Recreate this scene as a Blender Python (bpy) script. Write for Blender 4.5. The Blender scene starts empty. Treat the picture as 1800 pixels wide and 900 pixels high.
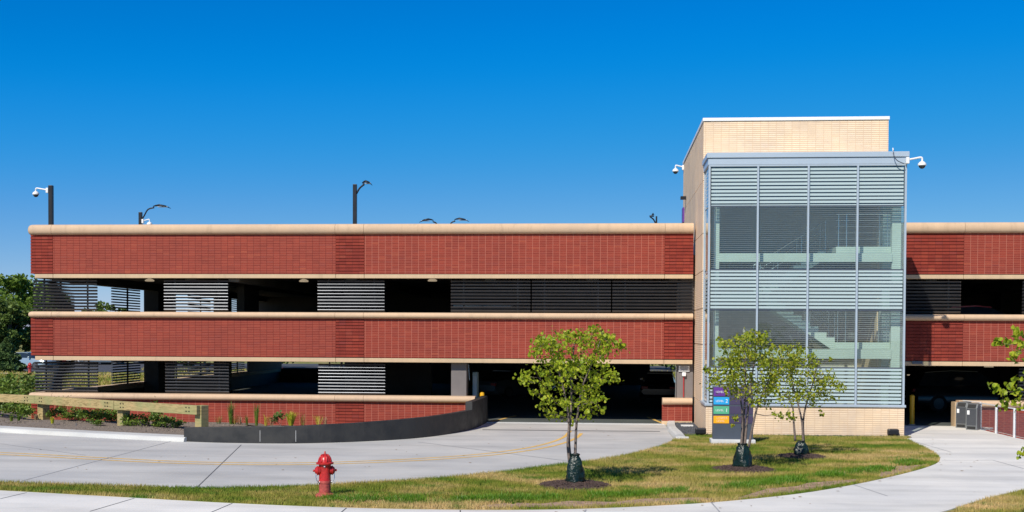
import bpy, bmesh, math, random
import numpy as np
from mathutils import Vector, Matrix
random.seed(7); rng = np.random.default_rng(7)
S = bpy.context.scene
COL = S.collection
# ------------------------------------------------------------------ camera
F_PX = 2089.17; CY = 633.83
YAW, PITCH, ROLL = 0.0765292, -0.0218692, 0.00461193
CAM = Vector((0, 0, 3.2))
cy_, sy_ = math.cos(YAW), math.sin(YAW); cp_, sp_ = math.cos(PITCH), math.sin(PITCH); cr_, sr_ = math.cos(ROLL), math.sin(ROLL)
FW = Vector((-sy_*cp_, cy_*cp_, sp_)); RT0 = Vector((cy_, sy_, 0)); UP0 = RT0.cross(FW)
RT = cr_*RT0 + sr_*UP0; UP = -sr_*RT0 + cr_*UP0
cam_d = bpy.data.cameras.new('camera'); cam = bpy.data.objects.new('camera', cam_d); COL.objects.link(cam)
cam_d.sensor_width = 36; cam_d.lens = F_PX*36/1800; cam_d.shift_y = (CY-450)/1800
cam_d.clip_start = .1; cam_d.clip_end = 3000
M = Matrix((RT, UP, -FW)).transposed().to_4x4(); M.translation = CAM; cam.matrix_world = M
S.camera = cam

def at(px, py, Y=None, X=None, Z=None):
    """world point seen at photograph pixel, on the plane Y=, X= or Z="""
    px, py = float(px), float(py)
    d = FW*F_PX + (px-900)*RT - (py-CY)*UP
    t = Y/d.y if Y is not None else (X/d.x if X is not None else (Z-3.2)/d.z)
    return CAM + t*d
def gr(px, py, z=0.0): return at(px, py, Z=z)
def PX(p):
    d = Vector(p)-CAM; z = d.dot(FW); return 900+F_PX*d.dot(RT)/z, CY-F_PX*d.dot(UP)/z

# ------------------------------------------------------------------ light
SUN = Vector((-.44, -1.0, 1.0)).normalized()
elev = math.asin(SUN.z); azim = math.atan2(SUN.x, SUN.y)
W = bpy.data.worlds.new("World"); S.world = W; W.use_nodes = True
wn = W.node_tree; wn.nodes.clear()
sky = wn.nodes.new('ShaderNodeTexSky'); sky.sky_type = 'NISHITA'; sky.sun_disc = False
sky.sun_elevation = elev; sky.sun_rotation = azim % (2*math.pi)
sky.altitude = 1500; sky.air_density = 1.0; sky.dust_density = 0.1; sky.ozone_density = 4.0
hs = wn.nodes.new('ShaderNodeHueSaturation'); hs.inputs['Saturation'].default_value = 1.25; hs.inputs['Value'].default_value = 0.1
cv = wn.nodes.new('ShaderNodeRGBCurve')        # the deep polarised blue of the photograph's sky
EXP = 2**.25
for ch, pts in ((0, [(0, 0), (.065, .0), (.095, .003), (.25, .115/EXP), (1, .7/EXP)]), (1, [(0, 0), (.212, .191/EXP), (.279, .254/EXP), (.51, .376/EXP), (1, .7/EXP)]), (2, [(0, 0), (.25, .30/EXP), (.491, .638/EXP), (.591, .73/EXP), (.807, .753/EXP), (1, .8/EXP)])):
    c_ = cv.mapping.curves[ch]
    c_.points[0].location = pts[0]; c_.points[-1].location = pts[-1]
    for p_ in pts[1:-1]: c_.points.new(*p_)
    for p_ in c_.points: p_.handle_type = 'AUTO_CLAMPED'
cv.mapping.update()
ml = wn.nodes.new('ShaderNodeVectorMath'); ml.operation = 'SCALE'; ml.inputs['Scale'].default_value = 10
bg = wn.nodes.new('ShaderNodeBackground'); bg.inputs['Strength'].default_value = 0.10
wo = wn.nodes.new('ShaderNodeOutputWorld')
wn.links.new(sky.outputs[0], hs.inputs['Color']); wn.links.new(hs.outputs[0], cv.inputs['Color']); wn.links.new(cv.outputs[0], ml.inputs[0]); wn.links.new(ml.outputs[0], bg.inputs[0]); wn.links.new(bg.outputs[0], wo.inputs[0])
sd = bpy.data.lights.new('sun', 'SUN'); sd.energy = 4.2; sd.angle = math.radians(.53); sd.color = (1, .94, .83)
so = bpy.data.objects.new('sun', sd); COL.objects.link(so)
so.rotation_euler = SUN.to_track_quat('Z', 'Y').to_euler(); so.location = (-20, -40, 50)
S.view_settings.view_transform = 'Standard'; S.view_settings.look = 'None'
S.view_settings.exposure = 0.25; S.view_settings.gamma = 1; S.view_settings.use_curve_mapping = False
S.cycles.max_bounces = 8; S.cycles.transparent_max_bounces = 16; S.cycles.sample_clamp_indirect = 6

# ------------------------------------------------------------------ materials
def new_mat(name):
    m = bpy.data.materials.new(name); m.use_nodes = True
    return m, m.node_tree, m.node_tree.nodes['Principled BSDF']
def N(nt, t, **k):
    n = nt.nodes.new(t)
    for a, b in k.items(): setattr(n, a, b)
    return n
def ramp(nt, fac, stops):
    r = N(nt, 'ShaderNodeValToRGB'); e = r.color_ramp.elements
    while len(e) > 1: e.remove(e[-1])
    e[0].position = stops[0][0]; e[0].color = (*stops[0][1], 1)
    for p, c in stops[1:]:
        k = e.new(p); k.color = (*c, 1)
    nt.links.new(fac, r.inputs[0]); return r.outputs[0]
def noise(nt, scale, detail=4, rough=.6, vec=None):
    n = N(nt, 'ShaderNodeTexNoise'); n.inputs['Scale'].default_value = scale
    n.inputs['Detail'].default_value = detail; n.inputs['Roughness'].default_value = rough
    if vec is None:
        g = N(nt, 'ShaderNodeNewGeometry'); vec = g.outputs['Position']
    nt.links.new(vec, n.inputs['Vector']); return n.outputs['Fac']
def math_(nt, op, a, b=None, clamp=False):
    n = N(nt, 'ShaderNodeMath', operation=op); n.use_clamp = clamp
    for i, v in enumerate((a, b)):
        if v is None: continue
        if isinstance(v, (int, float)): n.inputs[i].default_value = v
        else: nt.links.new(v, n.inputs[i])
    return n.outputs[0]
def mixc(nt, fac, a, b, mode='MIX'):
    n = N(nt, 'ShaderNodeMix', data_type='RGBA', blend_type=mode)
    for i, v in ((0, fac), (6, a), (7, b)):
        if isinstance(v, (int, float)): n.inputs[i].default_value = v
        elif isinstance(v, tuple): n.inputs[i].default_value = (*v, 1)
        else: nt.links.new(v, n.inputs[i])
    return n.outputs[2]
def bump(nt, h, strength, dist, bsdf):
    b = N(nt, 'ShaderNodeBump'); b.inputs['Strength'].default_value = strength; b.inputs['Distance'].default_value = dist
    nt.links.new(h, b.inputs['Height']); nt.links.new(b.outputs[0], bsdf.inputs['Normal'])
def plain(name, c, rough=.6, metal=0, var=.12, scale=3, bmp=0):
    m, nt, b = new_mat(name)
    n = noise(nt, scale, 5)
    lo = tuple(x*(1-var) for x in c); hi = tuple(min(1, x*(1+var)) for x in c)
    nt.links.new(ramp(nt, n, [(.3, lo), (.7, hi)]), b.inputs['Base Color'])
    b.inputs['Roughness'].default_value = rough; b.inputs['Metallic'].default_value = metal
    if bmp: bump(nt, noise(nt, scale*12, 4), .4, bmp, b)
    return m
def brick(name, cols, mort_v, mort_h, W_=.245, H_=.0585, jv=.045, jh=.14, rough=.8, off=0.0):
    m, nt, b = new_mat(name); b.inputs['Specular IOR Level'].default_value = .15
    g = N(nt, 'ShaderNodeNewGeometry'); sp = N(nt, 'ShaderNodeSeparateXYZ'); nt.links.new(g.outputs['Position'], sp.inputs[0])
    u = math_(nt, 'DIVIDE', math_(nt, 'ADD', math_(nt, 'ADD', sp.outputs[0], sp.outputs[1]), off), W_)
    v = math_(nt, 'DIVIDE', math_(nt, 'ADD', sp.outputs[2], 20), H_)
    fu, fv = math_(nt, 'FRACT', u), math_(nt, 'FRACT', v)
    cb = N(nt, 'ShaderNodeCombineXYZ'); nt.links.new(math_(nt, 'FLOOR', u), cb.inputs[0]); nt.links.new(math_(nt, 'FLOOR', v), cb.inputs[1])
    wn_ = N(nt, 'ShaderNodeTexWhiteNoise', noise_dimensions='2D'); nt.links.new(cb.outputs[0], wn_.inputs['Vector'])
    base = ramp(nt, wn_.outputs['Value'], cols)
    pat = noise(nt, .8, 6, .7)                     # panels weather in soft patches
    base = mixc(nt, 1.0, base, ramp(nt, pat, [(.3, (.80, .82, .9)), (.5, (1, 1, 1)), (.7, (1.16, 1.10, 1.04))]), 'MULTIPLY')
    base = mixc(nt, math_(nt, 'LESS_THAN', fv, jh), base, mort_h)
    base = mixc(nt, math_(nt, 'LESS_THAN', fu, jv), base, mort_v)
    nt.links.new(base, b.inputs['Base Color']); b.inputs['Roughness'].default_value = rough
    h = math_(nt, 'MULTIPLY', math_(nt, 'GREATER_THAN', fv, jh), math_(nt, 'GREATER_THAN', fu, jv))
    bump(nt, h, .5, .006, b)
    return m
REDS = [(0, (.215, .035, .024)), (.3, (.235, .038, .026)), (.7, (.262, .043, .028)), (.88, (.285, .050, .031)), (.96, (.225, .042, .034)), (1, (.32, .066, .036))]
M_brick = brick('red_brick', REDS, (.45, .165, .115), (.36, .10, .068), jv=.05, jh=.26, H_=.062)
M_brickd = brick('red_brick_dark_joints', REDS, (.14, .026, .02), (.37, .105, .072), jv=.05, jh=.28, H_=.062)
M_brickr = brick('red_brick_ribbed', REDS, (.16, .03, .025), (.30, .065, .045), H_=.117, jh=.02)
M_cream = brick('cream_brick', [(0, (.81, .615, .42)), (.5, (.83, .64, .445)), (1, (.85, .665, .475))], (.66, .47, .31), (.56, .385, .25), H_=.067, W_=.257, jh=.24, jv=.05, off=.09)
M_greyb = brick('grey_block', [(0, (.66, .64, .58)), (1, (.74, .72, .66))], (.60, .585, .53), (.56, .545, .50), H_=.09, W_=.40, jh=.2, jv=.03)
def stone(name, c):
    m, nt, b = new_mat(name); g = N(nt, 'ShaderNodeNewGeometry'); mp = N(nt, 'ShaderNodeMapping'); mp.inputs['Scale'].default_value = (4, 4, .5); nt.links.new(g.outputs['Position'], mp.inputs[0])
    n1 = noise(nt, 1.0, 6, .7, mp.outputs[0]); n2 = noise(nt, .35, 3); n3 = noise(nt, 60, 2)
    a = ramp(nt, n1, [(.32, tuple(x*.84 for x in c)), (.45, tuple(x*.96 for x in c)), (.6, c), (.75, tuple(x*1.06 for x in c))])
    a = mixc(nt, 1, a, ramp(nt, n2, [(.35, (.92, .93, .95)), (.65, (1.05, 1.03, 1.0))]), 'MULTIPLY')
    nt.links.new(mixc(nt, 1, a, ramp(nt, n3, [(.3, (.93,)*3), (.7, (1.05,)*3)]), 'MULTIPLY'), b.inputs['Base Color']); b.inputs['Roughness'].default_value = .75
    b.inputs['Specular IOR Level'].default_value = .25; bump(nt, n3, .2, .002, b); return m
M_cap = stone('cast_stone', (.62, .44, .29))
M_band = stone('cast_stone_band', (.60, .44, .28))
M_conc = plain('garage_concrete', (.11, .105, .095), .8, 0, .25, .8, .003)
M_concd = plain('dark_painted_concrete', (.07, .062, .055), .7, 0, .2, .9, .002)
M_pillar = plain('pillar_paint', (.17, .15, .145), .7, 0, .12, 1.2, .002)
M_louv = plain('louver_metal', (.085, .092, .105), .35, .6, .1, 2)
M_frame = plain('aluminium', (.44, .51, .58), .4, .2, .04, 1.5)
M_trim = plain('aluminium_trim', (.44, .52, .60), .4, .2, .04, .8)
M_white = plain('white_paint', (.8, .8, .8), .4, 0, .04, 4)
M_black = plain('black_metal', (.02, .02, .024), .4, .3, .2, 5)
M_wallblk = None
M_steel = plain('pale_green_steel', (.50, .58, .53), .5, 0, .05, 2)
M_rail = plain('stainless', (.6, .62, .62), .25, .9, .05, 6)
M_red = plain('hydrant_red', (.46, .020, .018), .30, 0, .38, 11, .003)
M_redmat = plain('faded_red', (.42, .075, .06), .6, 0, .45, 14, .003)
M_yel = plain('yellow_paint', (.80, .42, .012), .4, 0, .08, 5)
M_line = plain('road_line_yellow', (.72, .45, .12), .8, 0, .22, 4)
M_bin = plain('bin_grey', (.17, .18, .185), .5, .2, .05, 5)
M_bind = plain('bin_panel', (.06, .065, .075), .5, .1, .08, 5)
M_purple = plain('sign_purple', (.13, .035, .27), .45, 0, .05, 5)
M_blue = plain('sign_blue', (.02, .36, .75), .45, 0, .05, 5)
M_green = plain('sign_green', (.10, .42, .24), .45, 0, .05, 5)
M_orange = plain('sign_orange', (.90, .42, .01), .45, 0, .05, 5)
M_sign = plain('sign_slate', (.085, .10, .13), .4, .2, .06, 3)
M_signp = plain('sign_panel_dark', (.075, .06, .12), .4, .1, .06, 3)
M_text = plain('sign_lettering', (.85, .87, .9), .5, 0, .02, 3)
M_textp = plain('sign_lettering_peach', (.95, .66, .45), .5, 0, .02, 3)
M_tyre = plain('rubber', (.02, .02, .02), .8, 0, .2, 9)
M_pipe = plain('red_pipe', (.40, .03, .03), .4, 0, .1, 9)
M_slab = plain('pale_concrete', (.60, .60, .59), .8, 0, .1, 3, .003)
def ramp_f(nt, fac, a, b):
    n = N(nt, 'ShaderNodeMapRange'); n.inputs[1].default_value = a; n.inputs[2].default_value = b
    nt.links.new(fac, n.inputs[0]); return n.outputs[0]
def wood():
    m, nt, b = new_mat('treated_timber')
    tc = N(nt, 'ShaderNodeTexCoord'); mp = N(nt, 'ShaderNodeMapping'); mp.inputs['Scale'].default_value = (.8, 5, 16)
    nt.links.new(tc.outputs['Object'], mp.inputs[0])
    n = noise(nt, 1.3, 6, .65, mp.outputs[0])
    n2 = noise(nt, .9, 2)
    c = ramp(nt, n, [(.28, (.15, .09, .035)), (.42, (.31, .23, .095)), (.55, (.45, .34, .155)), (.68, (.50, .31, .14)), (.8, (.30, .15, .06))])
    nt.links.new(mixc(nt, ramp_f(nt, n2, .45, .75), c, (.27, .29, .12)), b.inputs['Base Color']); b.inputs['Roughness'].default_value = .8
    bump(nt, n, .3, .004, b); return m
M_wood = wood()
def blackwall():
    m, nt, b = new_mat('charcoal_stained_wall')
    n = noise(nt, 1.6, 6, .7); n2 = noise(nt, .35, 2)
    c = ramp(nt, n, [(.35, (.017, .0175, .018)), (.5, (.024, .024, .024)), (.62, (.032, .032, .031)), (.75, (.019, .020, .021))])
    nt.links.new(mixc(nt, 1, c, ramp(nt, n2, [(.3, (.8, .8, .8)), (.7, (1.25, 1.22, 1.18))]), 'MULTIPLY'), b.inputs['Base Color'])
    nt.links.new(ramp(nt, n, [(.4, (.45,)*3), (.6, (.7,)*3)]), b.inputs['Roughness']); bump(nt, noise(nt, 25), .2, .002, b); return m
M_wallblk = blackwall()
def concrete_road(name, c, streak=True):
    m, nt, b = new_mat(name)
    g = N(nt, 'ShaderNodeNewGeometry'); mp = N(nt, 'ShaderNodeMapping'); mp.inputs['Scale'].default_value = (.16, .75, 1)
    nt.links.new(g.outputs['Position'], mp.inputs[0])
    n1 = noise(nt, 1.2, 6, .6, mp.outputs[0]); n2 = noise(nt, 40, 3); n3 = noise(nt, .3, 3)
    a = ramp(nt, n1, [(.30, tuple(x*.76 for x in c)), (.46, tuple(x*.92 for x in c)), (.58, c), (.75, tuple(x*1.06 for x in c))])
    a = mixc(nt, 1, a, ramp(nt, n2, [(.3, (.94,)*3), (.7, (1.05,)*3)]), 'MULTIPLY')
    a = mixc(nt, 1, a, ramp(nt, n3, [(.38, (.90, .905, .92)), (.62, (1.05, 1.04, 1.03))]), 'MULTIPLY')
    n4 = noise(nt, 2.3, 8, .75)                    # small stains
    a = mixc(nt, 1, a, ramp(nt, n4, [(.30, (.80, .79, .77)), (.37, (.97, .97, .97)), (.6, (1, 1, 1))]), 'MULTIPLY')
    nt.links.new(a, b.inputs['Base Color']); b.inputs['Roughness'].default_value = .85
    bump(nt, n2, .25, .002, b); return m
M_road = concrete_road('drive_concrete', (.53, .515, .48))
M_walk = concrete_road('walk_concrete', (.75, .72, .66))
M_kerb = concrete_road('kerb_concrete', (.58, .575, .54))
M_joint = plain('joint_sealant', (.12, .12, .12), .9, 0, .2, 3)
M_jointl = plain('faint_joint', (.36, .355, .35), .9, 0, .15, 3)
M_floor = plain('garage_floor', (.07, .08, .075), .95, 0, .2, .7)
def grass_mat(name, ground):
    m, nt, b = new_mat(name)
    g = N(nt, 'ShaderNodeNewGeometry'); mp = N(nt, 'ShaderNodeMapping'); mp.inputs['Scale'].default_value = (.55, 1, .0)
    nt.links.new(g.outputs['Position'], mp.inputs[0])
    n1 = noise(nt, .62, 5, .62, mp.outputs[0]); n2 = noise(nt, 9, 3); 
    mp2 = N(nt, 'ShaderNodeMapping'); mp2.inputs['Scale'].default_value = (.5, 1, 0); mp2.inputs['Location'].default_value = (7, 3, 0); nt.links.new(g.outputs['Position'], mp2.inputs[0])
    n3 = noise(nt, 1.7, 5, .7, mp2.outputs[0])
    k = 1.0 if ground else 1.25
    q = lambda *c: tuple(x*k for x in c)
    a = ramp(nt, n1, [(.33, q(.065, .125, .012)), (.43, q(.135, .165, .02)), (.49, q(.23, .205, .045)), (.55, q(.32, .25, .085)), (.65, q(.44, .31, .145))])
    a = mixc(nt, ramp_f(nt, n3, .53, .63), a, q(.07, .145, .015))
    a = mixc(nt, 1, a, ramp(nt, n2, [(.3, (.72, .78, .7)), (.7, (1.25, 1.2, 1.2))]), 'MULTIPLY')
    nt.links.new(a, b.inputs['Base Color']); b.inputs['Roughness'].default_value = .7
    b.inputs['Specular IOR Level'].default_value = .15
    return m
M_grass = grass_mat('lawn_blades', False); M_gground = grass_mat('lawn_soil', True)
M_soil = plain('bare_soil', (.36, .23, .15), .95, 0, .35, 5, .006)
M_mulch = plain('bark_mulch', (.085, .052, .042), .95, 0, .5, 22, .02)
M_gravel = plain('dark_gravel', (.075, .08, .09), .85, 0, .5, 30, .02)
M_bedsoil = plain('gravelly_bed', (.20, .16, .125), .95, 0, .45, 14, .02)
def leafm(name, stops, trans=.35, scale=5):
    m, nt, b = new_mat(name)
    n = noise(nt, scale, 3, .7)
    c = ramp(nt, n, stops)
    nt.links.new(c, b.inputs['Base Color']); b.inputs['Roughness'].default_value = .45; b.inputs['Specular IOR Level'].default_value = .3
    t = N(nt, 'ShaderNodeBsdfTranslucent'); nt.links.new(c, t.inputs[0])
    mx = N(nt, 'ShaderNodeMixShader'); mx.inputs[0].default_value = trans
    nt.links.new(b.outputs[0], mx.inputs[1]); nt.links.new(t.outputs[0], mx.inputs[2])
    nt.links.new(mx.outputs[0], nt.nodes['Material Output'].inputs[0]); return m
M_leaf1 = leafm('redbud_leaf', [(.22, (.08, .14, .012)), (.36, (.20, .29, .018)), (.45, (.28, .37, .02)), (.55, (.41, .47, .03)), (.68, (.55, .53, .05)), (.82, (.60, .44, .10))], .42, 9)
M_leaf2 = leafm('redbud_leaf_turning', [(.22, (.07, .12, .012)), (.36, (.17, .24, .015)), (.44, (.23, .31, .02)), (.53, (.36, .40, .03)), (.65, (.50, .44, .05)), (.78, (.52, .29, .08))], .4, 9)
M_leafd = leafm('tree_leaf_dark', [(.3, (.08, .13, .03)), (.5, (.14, .21, .045)), (.75, (.23, .28, .07))], .3, 1.2)
M_leafm = leafm('tree_leaf_mid', [(.3, (.08, .15, .02)), (.5, (.15, .24, .035)), (.75, (.25, .33, .05))], .35, .9)
M_conif = leafm('conifer_needles', [(.3, (.04, .085, .03)), (.5, (.08, .14, .045)), (.75, (.14, .20, .06))], .15, 2)
M_shrub = leafm('shrub_leaf', [(.3, (.06, .13, .02)), (.5, (.14, .22, .03)), (.75, (.28, .34, .06))], .3, 3)
M_ygrass = leafm('yellow_grass_blade', [(.3, (.28, .34, .03)), (.5, (.50, .50, .04)), (.75, (.60, .50, .06))], .3, 8)
M_straw = leafm('dry_stalk', [(.3, (.28, .18, .10)), (.7, (.45, .33, .18))], .2, 8)
M_bark = plain('bark', (.17, .13, .11), .9, 0, .35, 22, .01)
def bagm():
    m, nt, b = new_mat('watering_bag_plastic')
    n = noise(nt, 7, 4, .6)
    nt.links.new(ramp(nt, n, [(.3, (.003, .010, .008)), (.7, (.008, .025, .018))]), b.inputs['Base Color'])
    b.inputs['Roughness'].default_value = .3; bump(nt, n, .9, .06, b); return m
M_bag = bagm()
def glassm(name, mode):
    m = bpy.data.materials.new(name); m.use_nodes = True; nt = m.node_tree; nt.nodes.clear()
    out = N(nt, 'ShaderNodeOutputMaterial')
    tr = N(nt, 'ShaderNodeBsdfTransparent'); tr.inputs[0].default_value = (.27, .35, .38, 1) if mode == 'frit' else (.85, .93, .89, 1)
    gl = N(nt, 'ShaderNodeBsdfGlossy'); gl.inputs['Roughness'].default_value = .015; gl.inputs[0].default_value = (.85, .92, 1, 1)
    g0 = N(nt, 'ShaderNodeNewGeometry'); dp = N(nt, 'ShaderNodeVectorMath', operation='DOT_PRODUCT'); nt.links.new(g0.outputs['Normal'], dp.inputs[0]); nt.links.new(g0.outputs['Incoming'], dp.inputs[1])
    sch = math_(nt, 'POWER', math_(nt, 'SUBTRACT', 1.0, math_(nt, 'ABSOLUTE', dp.outputs['Value']), clamp=True), 5.0)
    frv = math_(nt, 'ADD', math_(nt, 'MULTIPLY', sch, .9), .09)
    mx = N(nt, 'ShaderNodeMixShader'); nt.links.new(frv, mx.inputs[0])
    nt.links.new(tr.outputs[0], mx.inputs[1]); nt.links.new(gl.outputs[0], mx.inputs[2])
    if mode == 'plain':
        nt.links.new(mx.outputs[0], out.inputs[0]); return m
    g = N(nt, 'ShaderNodeNewGeometry'); sp = N(nt, 'ShaderNodeSeparateXYZ'); nt.links.new(g.outputs['Position'], sp.inputs[0])
    per, duty, op = (.1150, .64, .97) if mode == 'frit' else (.0640, .45, .27)  # line mode: fine pane lines, strengthened as painted haze over the dark interior
    f = math_(nt, 'FRACT', math_(nt, 'DIVIDE', math_(nt, 'ADD', sp.outputs[2], 5.02), per))
    k = math_(nt, 'MULTIPLY', math_(nt, 'LESS_THAN', f, duty), op)
    pr = N(nt, 'ShaderNodeBsdfPrincipled'); pr.inputs['Base Color'].default_value = (.46, .56, .57, 1) if mode == 'frit' else (.42, .46, .44, 1)
    pr.inputs['Roughness'].default_value = .25
    m2 = N(nt, 'ShaderNodeMixShader'); nt.links.new(k, m2.inputs[0]); nt.links.new(mx.outputs[0], m2.inputs[1]); nt.links.new(pr.outputs[0], m2.inputs[2])
    nt.links.new(m2.outputs[0], out.inputs[0]); return m
M_glass = glassm('vision_glass', 'line'); M_frit = glassm('fritted_glass', 'frit'); M_gplain = glassm('clear_glass', 'plain')
M_cglass = plain('car_glass', (.02, .03, .04), .08, 0, .1, 3)
def meshm():
    m = bpy.data.materials.new('wire_mesh_screen'); m.use_nodes = True; nt = m.node_tree; nt.nodes.clear()
    out = N(nt, 'ShaderNodeOutputMaterial')
    g = N(nt, 'ShaderNodeNewGeometry'); sp = N(nt, 'ShaderNodeSeparateXYZ'); nt.links.new(g.outputs['Position'], sp.inputs[0])
    a = math_(nt, 'LESS_THAN', math_(nt, 'FRACT', math_(nt, 'DIVIDE', sp.outputs[1], .04)), .16)
    b_ = math_(nt, 'LESS_THAN', math_(nt, 'FRACT', math_(nt, 'DIVIDE', sp.outputs[2], .04)), .16)
    k = math_(nt, 'MAXIMUM', a, b_)
    tr = N(nt, 'ShaderNodeBsdfTransparent'); d = N(nt, 'ShaderNodeBsdfDiffuse'); d.inputs[0].default_value = (.14, .12, .14, 1)
    mx = N(nt, 'ShaderNodeMixShader'); nt.links.new(k, mx.inputs[0]); nt.links.new(tr.outputs[0], mx.inputs[1]); nt.links.new(d.outputs[0], mx.inputs[2])
    nt.links.new(mx.outputs[0], out.inputs[0]); return m
M_mesh = meshm()
def lampm(name, c, s):
    m, nt, b = new_mat(name); b.inputs['Base Color'].default_value = (*c, 1)
    b.inputs['Emission Color'].default_value = (*c, 1); b.inputs['Emission Strength'].default_value = s; return m
M_lum = lampm('luminaire_lens', (.9, .72, .5), .3)

# ------------------------------------------------------------------ mesh helpers
WL = {}          # world location of every parent
class MB:
    def __init__(s): s.v = []; s.f = []
    def add(s, vs, fs):
        o = len(s.v); s.v += [tuple(v) for v in vs]; s.f += [tuple(i+o for i in f) for f in fs]; return s
    def box(s, x0, x1, y0, y1, z0, z1):
        x0, x1 = min(x0, x1), max(x0, x1); y0, y1 = min(y0, y1), max(y0, y1); z0, z1 = min(z0, z1), max(z0, z1)
        return s.add([(x0,y0,z0),(x1,y0,z0),(x1,y1,z0),(x0,y1,z0),(x0,y0,z1),(x1,y0,z1),(x1,y1,z1),(x0,y1,z1)],
                     [(0,3,2,1),(4,5,6,7),(0,1,5,4),(1,2,6,5),(2,3,7,6),(3,0,4,7)])
    def obox(s, a, b, w, h, up=Vector((0,0,1))):
        """bar from a to b, width w (sideways), height h"""
        a, b = Vector(a), Vector(b); d = (b-a).normalized(); sd_ = d.cross(up).normalized(); u = sd_.cross(d)
        vs = [p + sd_*(i*w/2) + u*(j*h/2) for p in (a, b) for i, j in ((-1,-1),(1,-1),(1,1),(-1,1))]
        return s.add(vs, [(0,1,2,3),(7,6,5,4),(0,4,5,1),(1,5,6,2),(2,6,7,3),(3,7,4,0)])
    def tube(s, pts, rad, n=8, cap=True):
        pts = [Vector(p) for p in pts]
        if isinstance(rad, (int, float)): rad = [rad]*len(pts)
        rings = []; ref = None
        for i, p in enumerate(pts):
            d = (pts[min(i+1, len(pts)-1)] - pts[max(i-1, 0)]).normalized()
            if ref is None or abs(d.dot(ref)) > .98: ref = Vector((0,0,1)) if abs(d.z) < .9 else Vector((1,0,0))
            a = d.cross(ref).normalized(); b = d.cross(a).normalized(); ref = b.cross(d) if False else ref
            rings.append([p + (a*math.cos(t) + b*math.sin(t))*rad[i] for t in [2*math.pi*k/n for k in range(n)]])
        vs = [v for r in rings for v in r]; fs = []
        for i in range(len(pts)-1):
            for k in range(n):
                fs.append((i*n+k, i*n+(k+1)%n, (i+1)*n+(k+1)%n, (i+1)*n+k))
        if cap: fs.append(tuple(range(n-1, -1, -1))); fs.append(tuple((len(pts)-1)*n+k for k in range(n)))
        return s.add(vs, fs)
    def lathe(s, prof, c=(0,0,0), n=24, axis='z', flute=None):
        c = Vector(c); vs = []; fs = []
        for r, z in prof:
            for k in range(n):
                t = 2*math.pi*k/n
                p = (r*math.cos(t), r*math.sin(t), z)
                if axis == 'x': p = (p[2], p[0], p[1])
                if axis == 'y': p = (p[0], p[2], p[1])
                vs.append(c+Vector(p))
        m = len(prof)
        for i in range(m-1):
            for k in range(n): fs.append((i*n+k, i*n+(k+1)%n, (i+1)*n+(k+1)%n, (i+1)*n+k))
        fs.append(tuple(range(n-1, -1, -1))); fs.append(tuple((m-1)*n+k for k in range(n)))
        return s.add(vs, fs)
    def poly(s, pts):
        o = len(s.v); s.v += [tuple(p) for p in pts]; s.f.append(tuple(range(o, o+len(pts)))); return s
    def prism(s, pts, z0, z1):
        n = len(pts); vs = [(p[0], p[1], z0) for p in pts] + [(p[0], p[1], z1) for p in pts]
        fs = [tuple(range(n-1, -1, -1)), tuple(range(n, 2*n))] + [(i, (i+1)%n, n+(i+1)%n, n+i) for i in range(n)]
        return s.add(vs, fs)
    def build(s, name, mat, parent=None, smooth=False, bevel=0, world=True, mats=None):
        me = bpy.data.meshes.new(name)
        o = bpy.data.objects.new(name, me); COL.objects.link(o)
        off = Vector((0,0,0))
        if parent is not None:
            o.parent = parent
            if world: off = WL.get(parent.name, Vector((0,0,0)))
        WL[o.name] = Vector(off)
        me.from_pydata([tuple(Vector(v)-off) for v in s.v], [], s.f); 
        me.materials.append(mat); me.update()
        bm = bmesh.new(); bm.from_mesh(me); bmesh.ops.recalc_face_normals(bm, faces=bm.faces); bm.to_mesh(me); bm.free()
        if smooth: 
            for p in me.polygons: p.use_smooth = True
            if smooth == 'auto':
                md = o.modifiers.new('es', 'EDGE_SPLIT'); md.split_angle = math.radians(35)
        if bevel:
            b = o.modifiers.new('bev', 'BEVEL'); b.width = bevel; b.segments = 2; b.limit_method = 'ANGLE'; b.angle_limit = math.radians(40)
        return o
def tag(o, label=None, cat=None, group=None, kind=None):
    if label: o['label'] = label
    if cat: o['category'] = cat
    if group: o['group'] = group
    if kind: o['kind'] = kind
    return o
def thing(name, loc, label, cat, group=None, rz=0):
    o = bpy.data.objects.new(name, None); COL.objects.link(o); o.location = loc; o.rotation_euler = (0,0,rz)
    o.empty_display_size = .2
    WL[o.name] = Vector(loc); return tag(o, label, cat, group)
def struct(name, mb, mat, **k):
    o = mb.build(name, mat, **k); o['kind'] = 'structure'; return o
def copy_tree(o, parent=None):
    c = o.copy(); COL.objects.link(c)
    if parent is not None: c.parent = parent
    for ch in [x for x in bpy.data.objects if x.parent == o]: copy_tree(ch, c)
    return c
def spline(pts, n=8):
    pts = [Vector(p) for p in pts]; out = []
    P = [2*pts[0]-pts[1]] + pts + [2*pts[-1]-pts[-2]]
    for i in range(1, len(P)-2):
        for k in range(n):
            t = k/n; a, b, c, d = P[i-1], P[i], P[i+1], P[i+2]
            out.append(.5*((2*b) + (c-a)*t + (2*a-5*b+4*c-d)*t*t + (3*b-a-3*c+d)*t**3))
    out.append(pts[-1]); return out
def ribbon(mb, pts, w, z):
    L, R_ = [], []
    for i, p in enumerate(pts):
        d = (pts[min(i+1, len(pts)-1)]-pts[max(i-1, 0)]); d.z = 0; d.normalize(); nrm = Vector((-d.y, d.x, 0))
        L.append(Vector((p.x, p.y, z))+nrm*w/2); R_.append(Vector((p.x, p.y, z))-nrm*w/2)
    n = len(pts); mb.add(L+R_, [(i, i+1, n+i+1, n+i) for i in range(n-1)]); return mb

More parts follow.
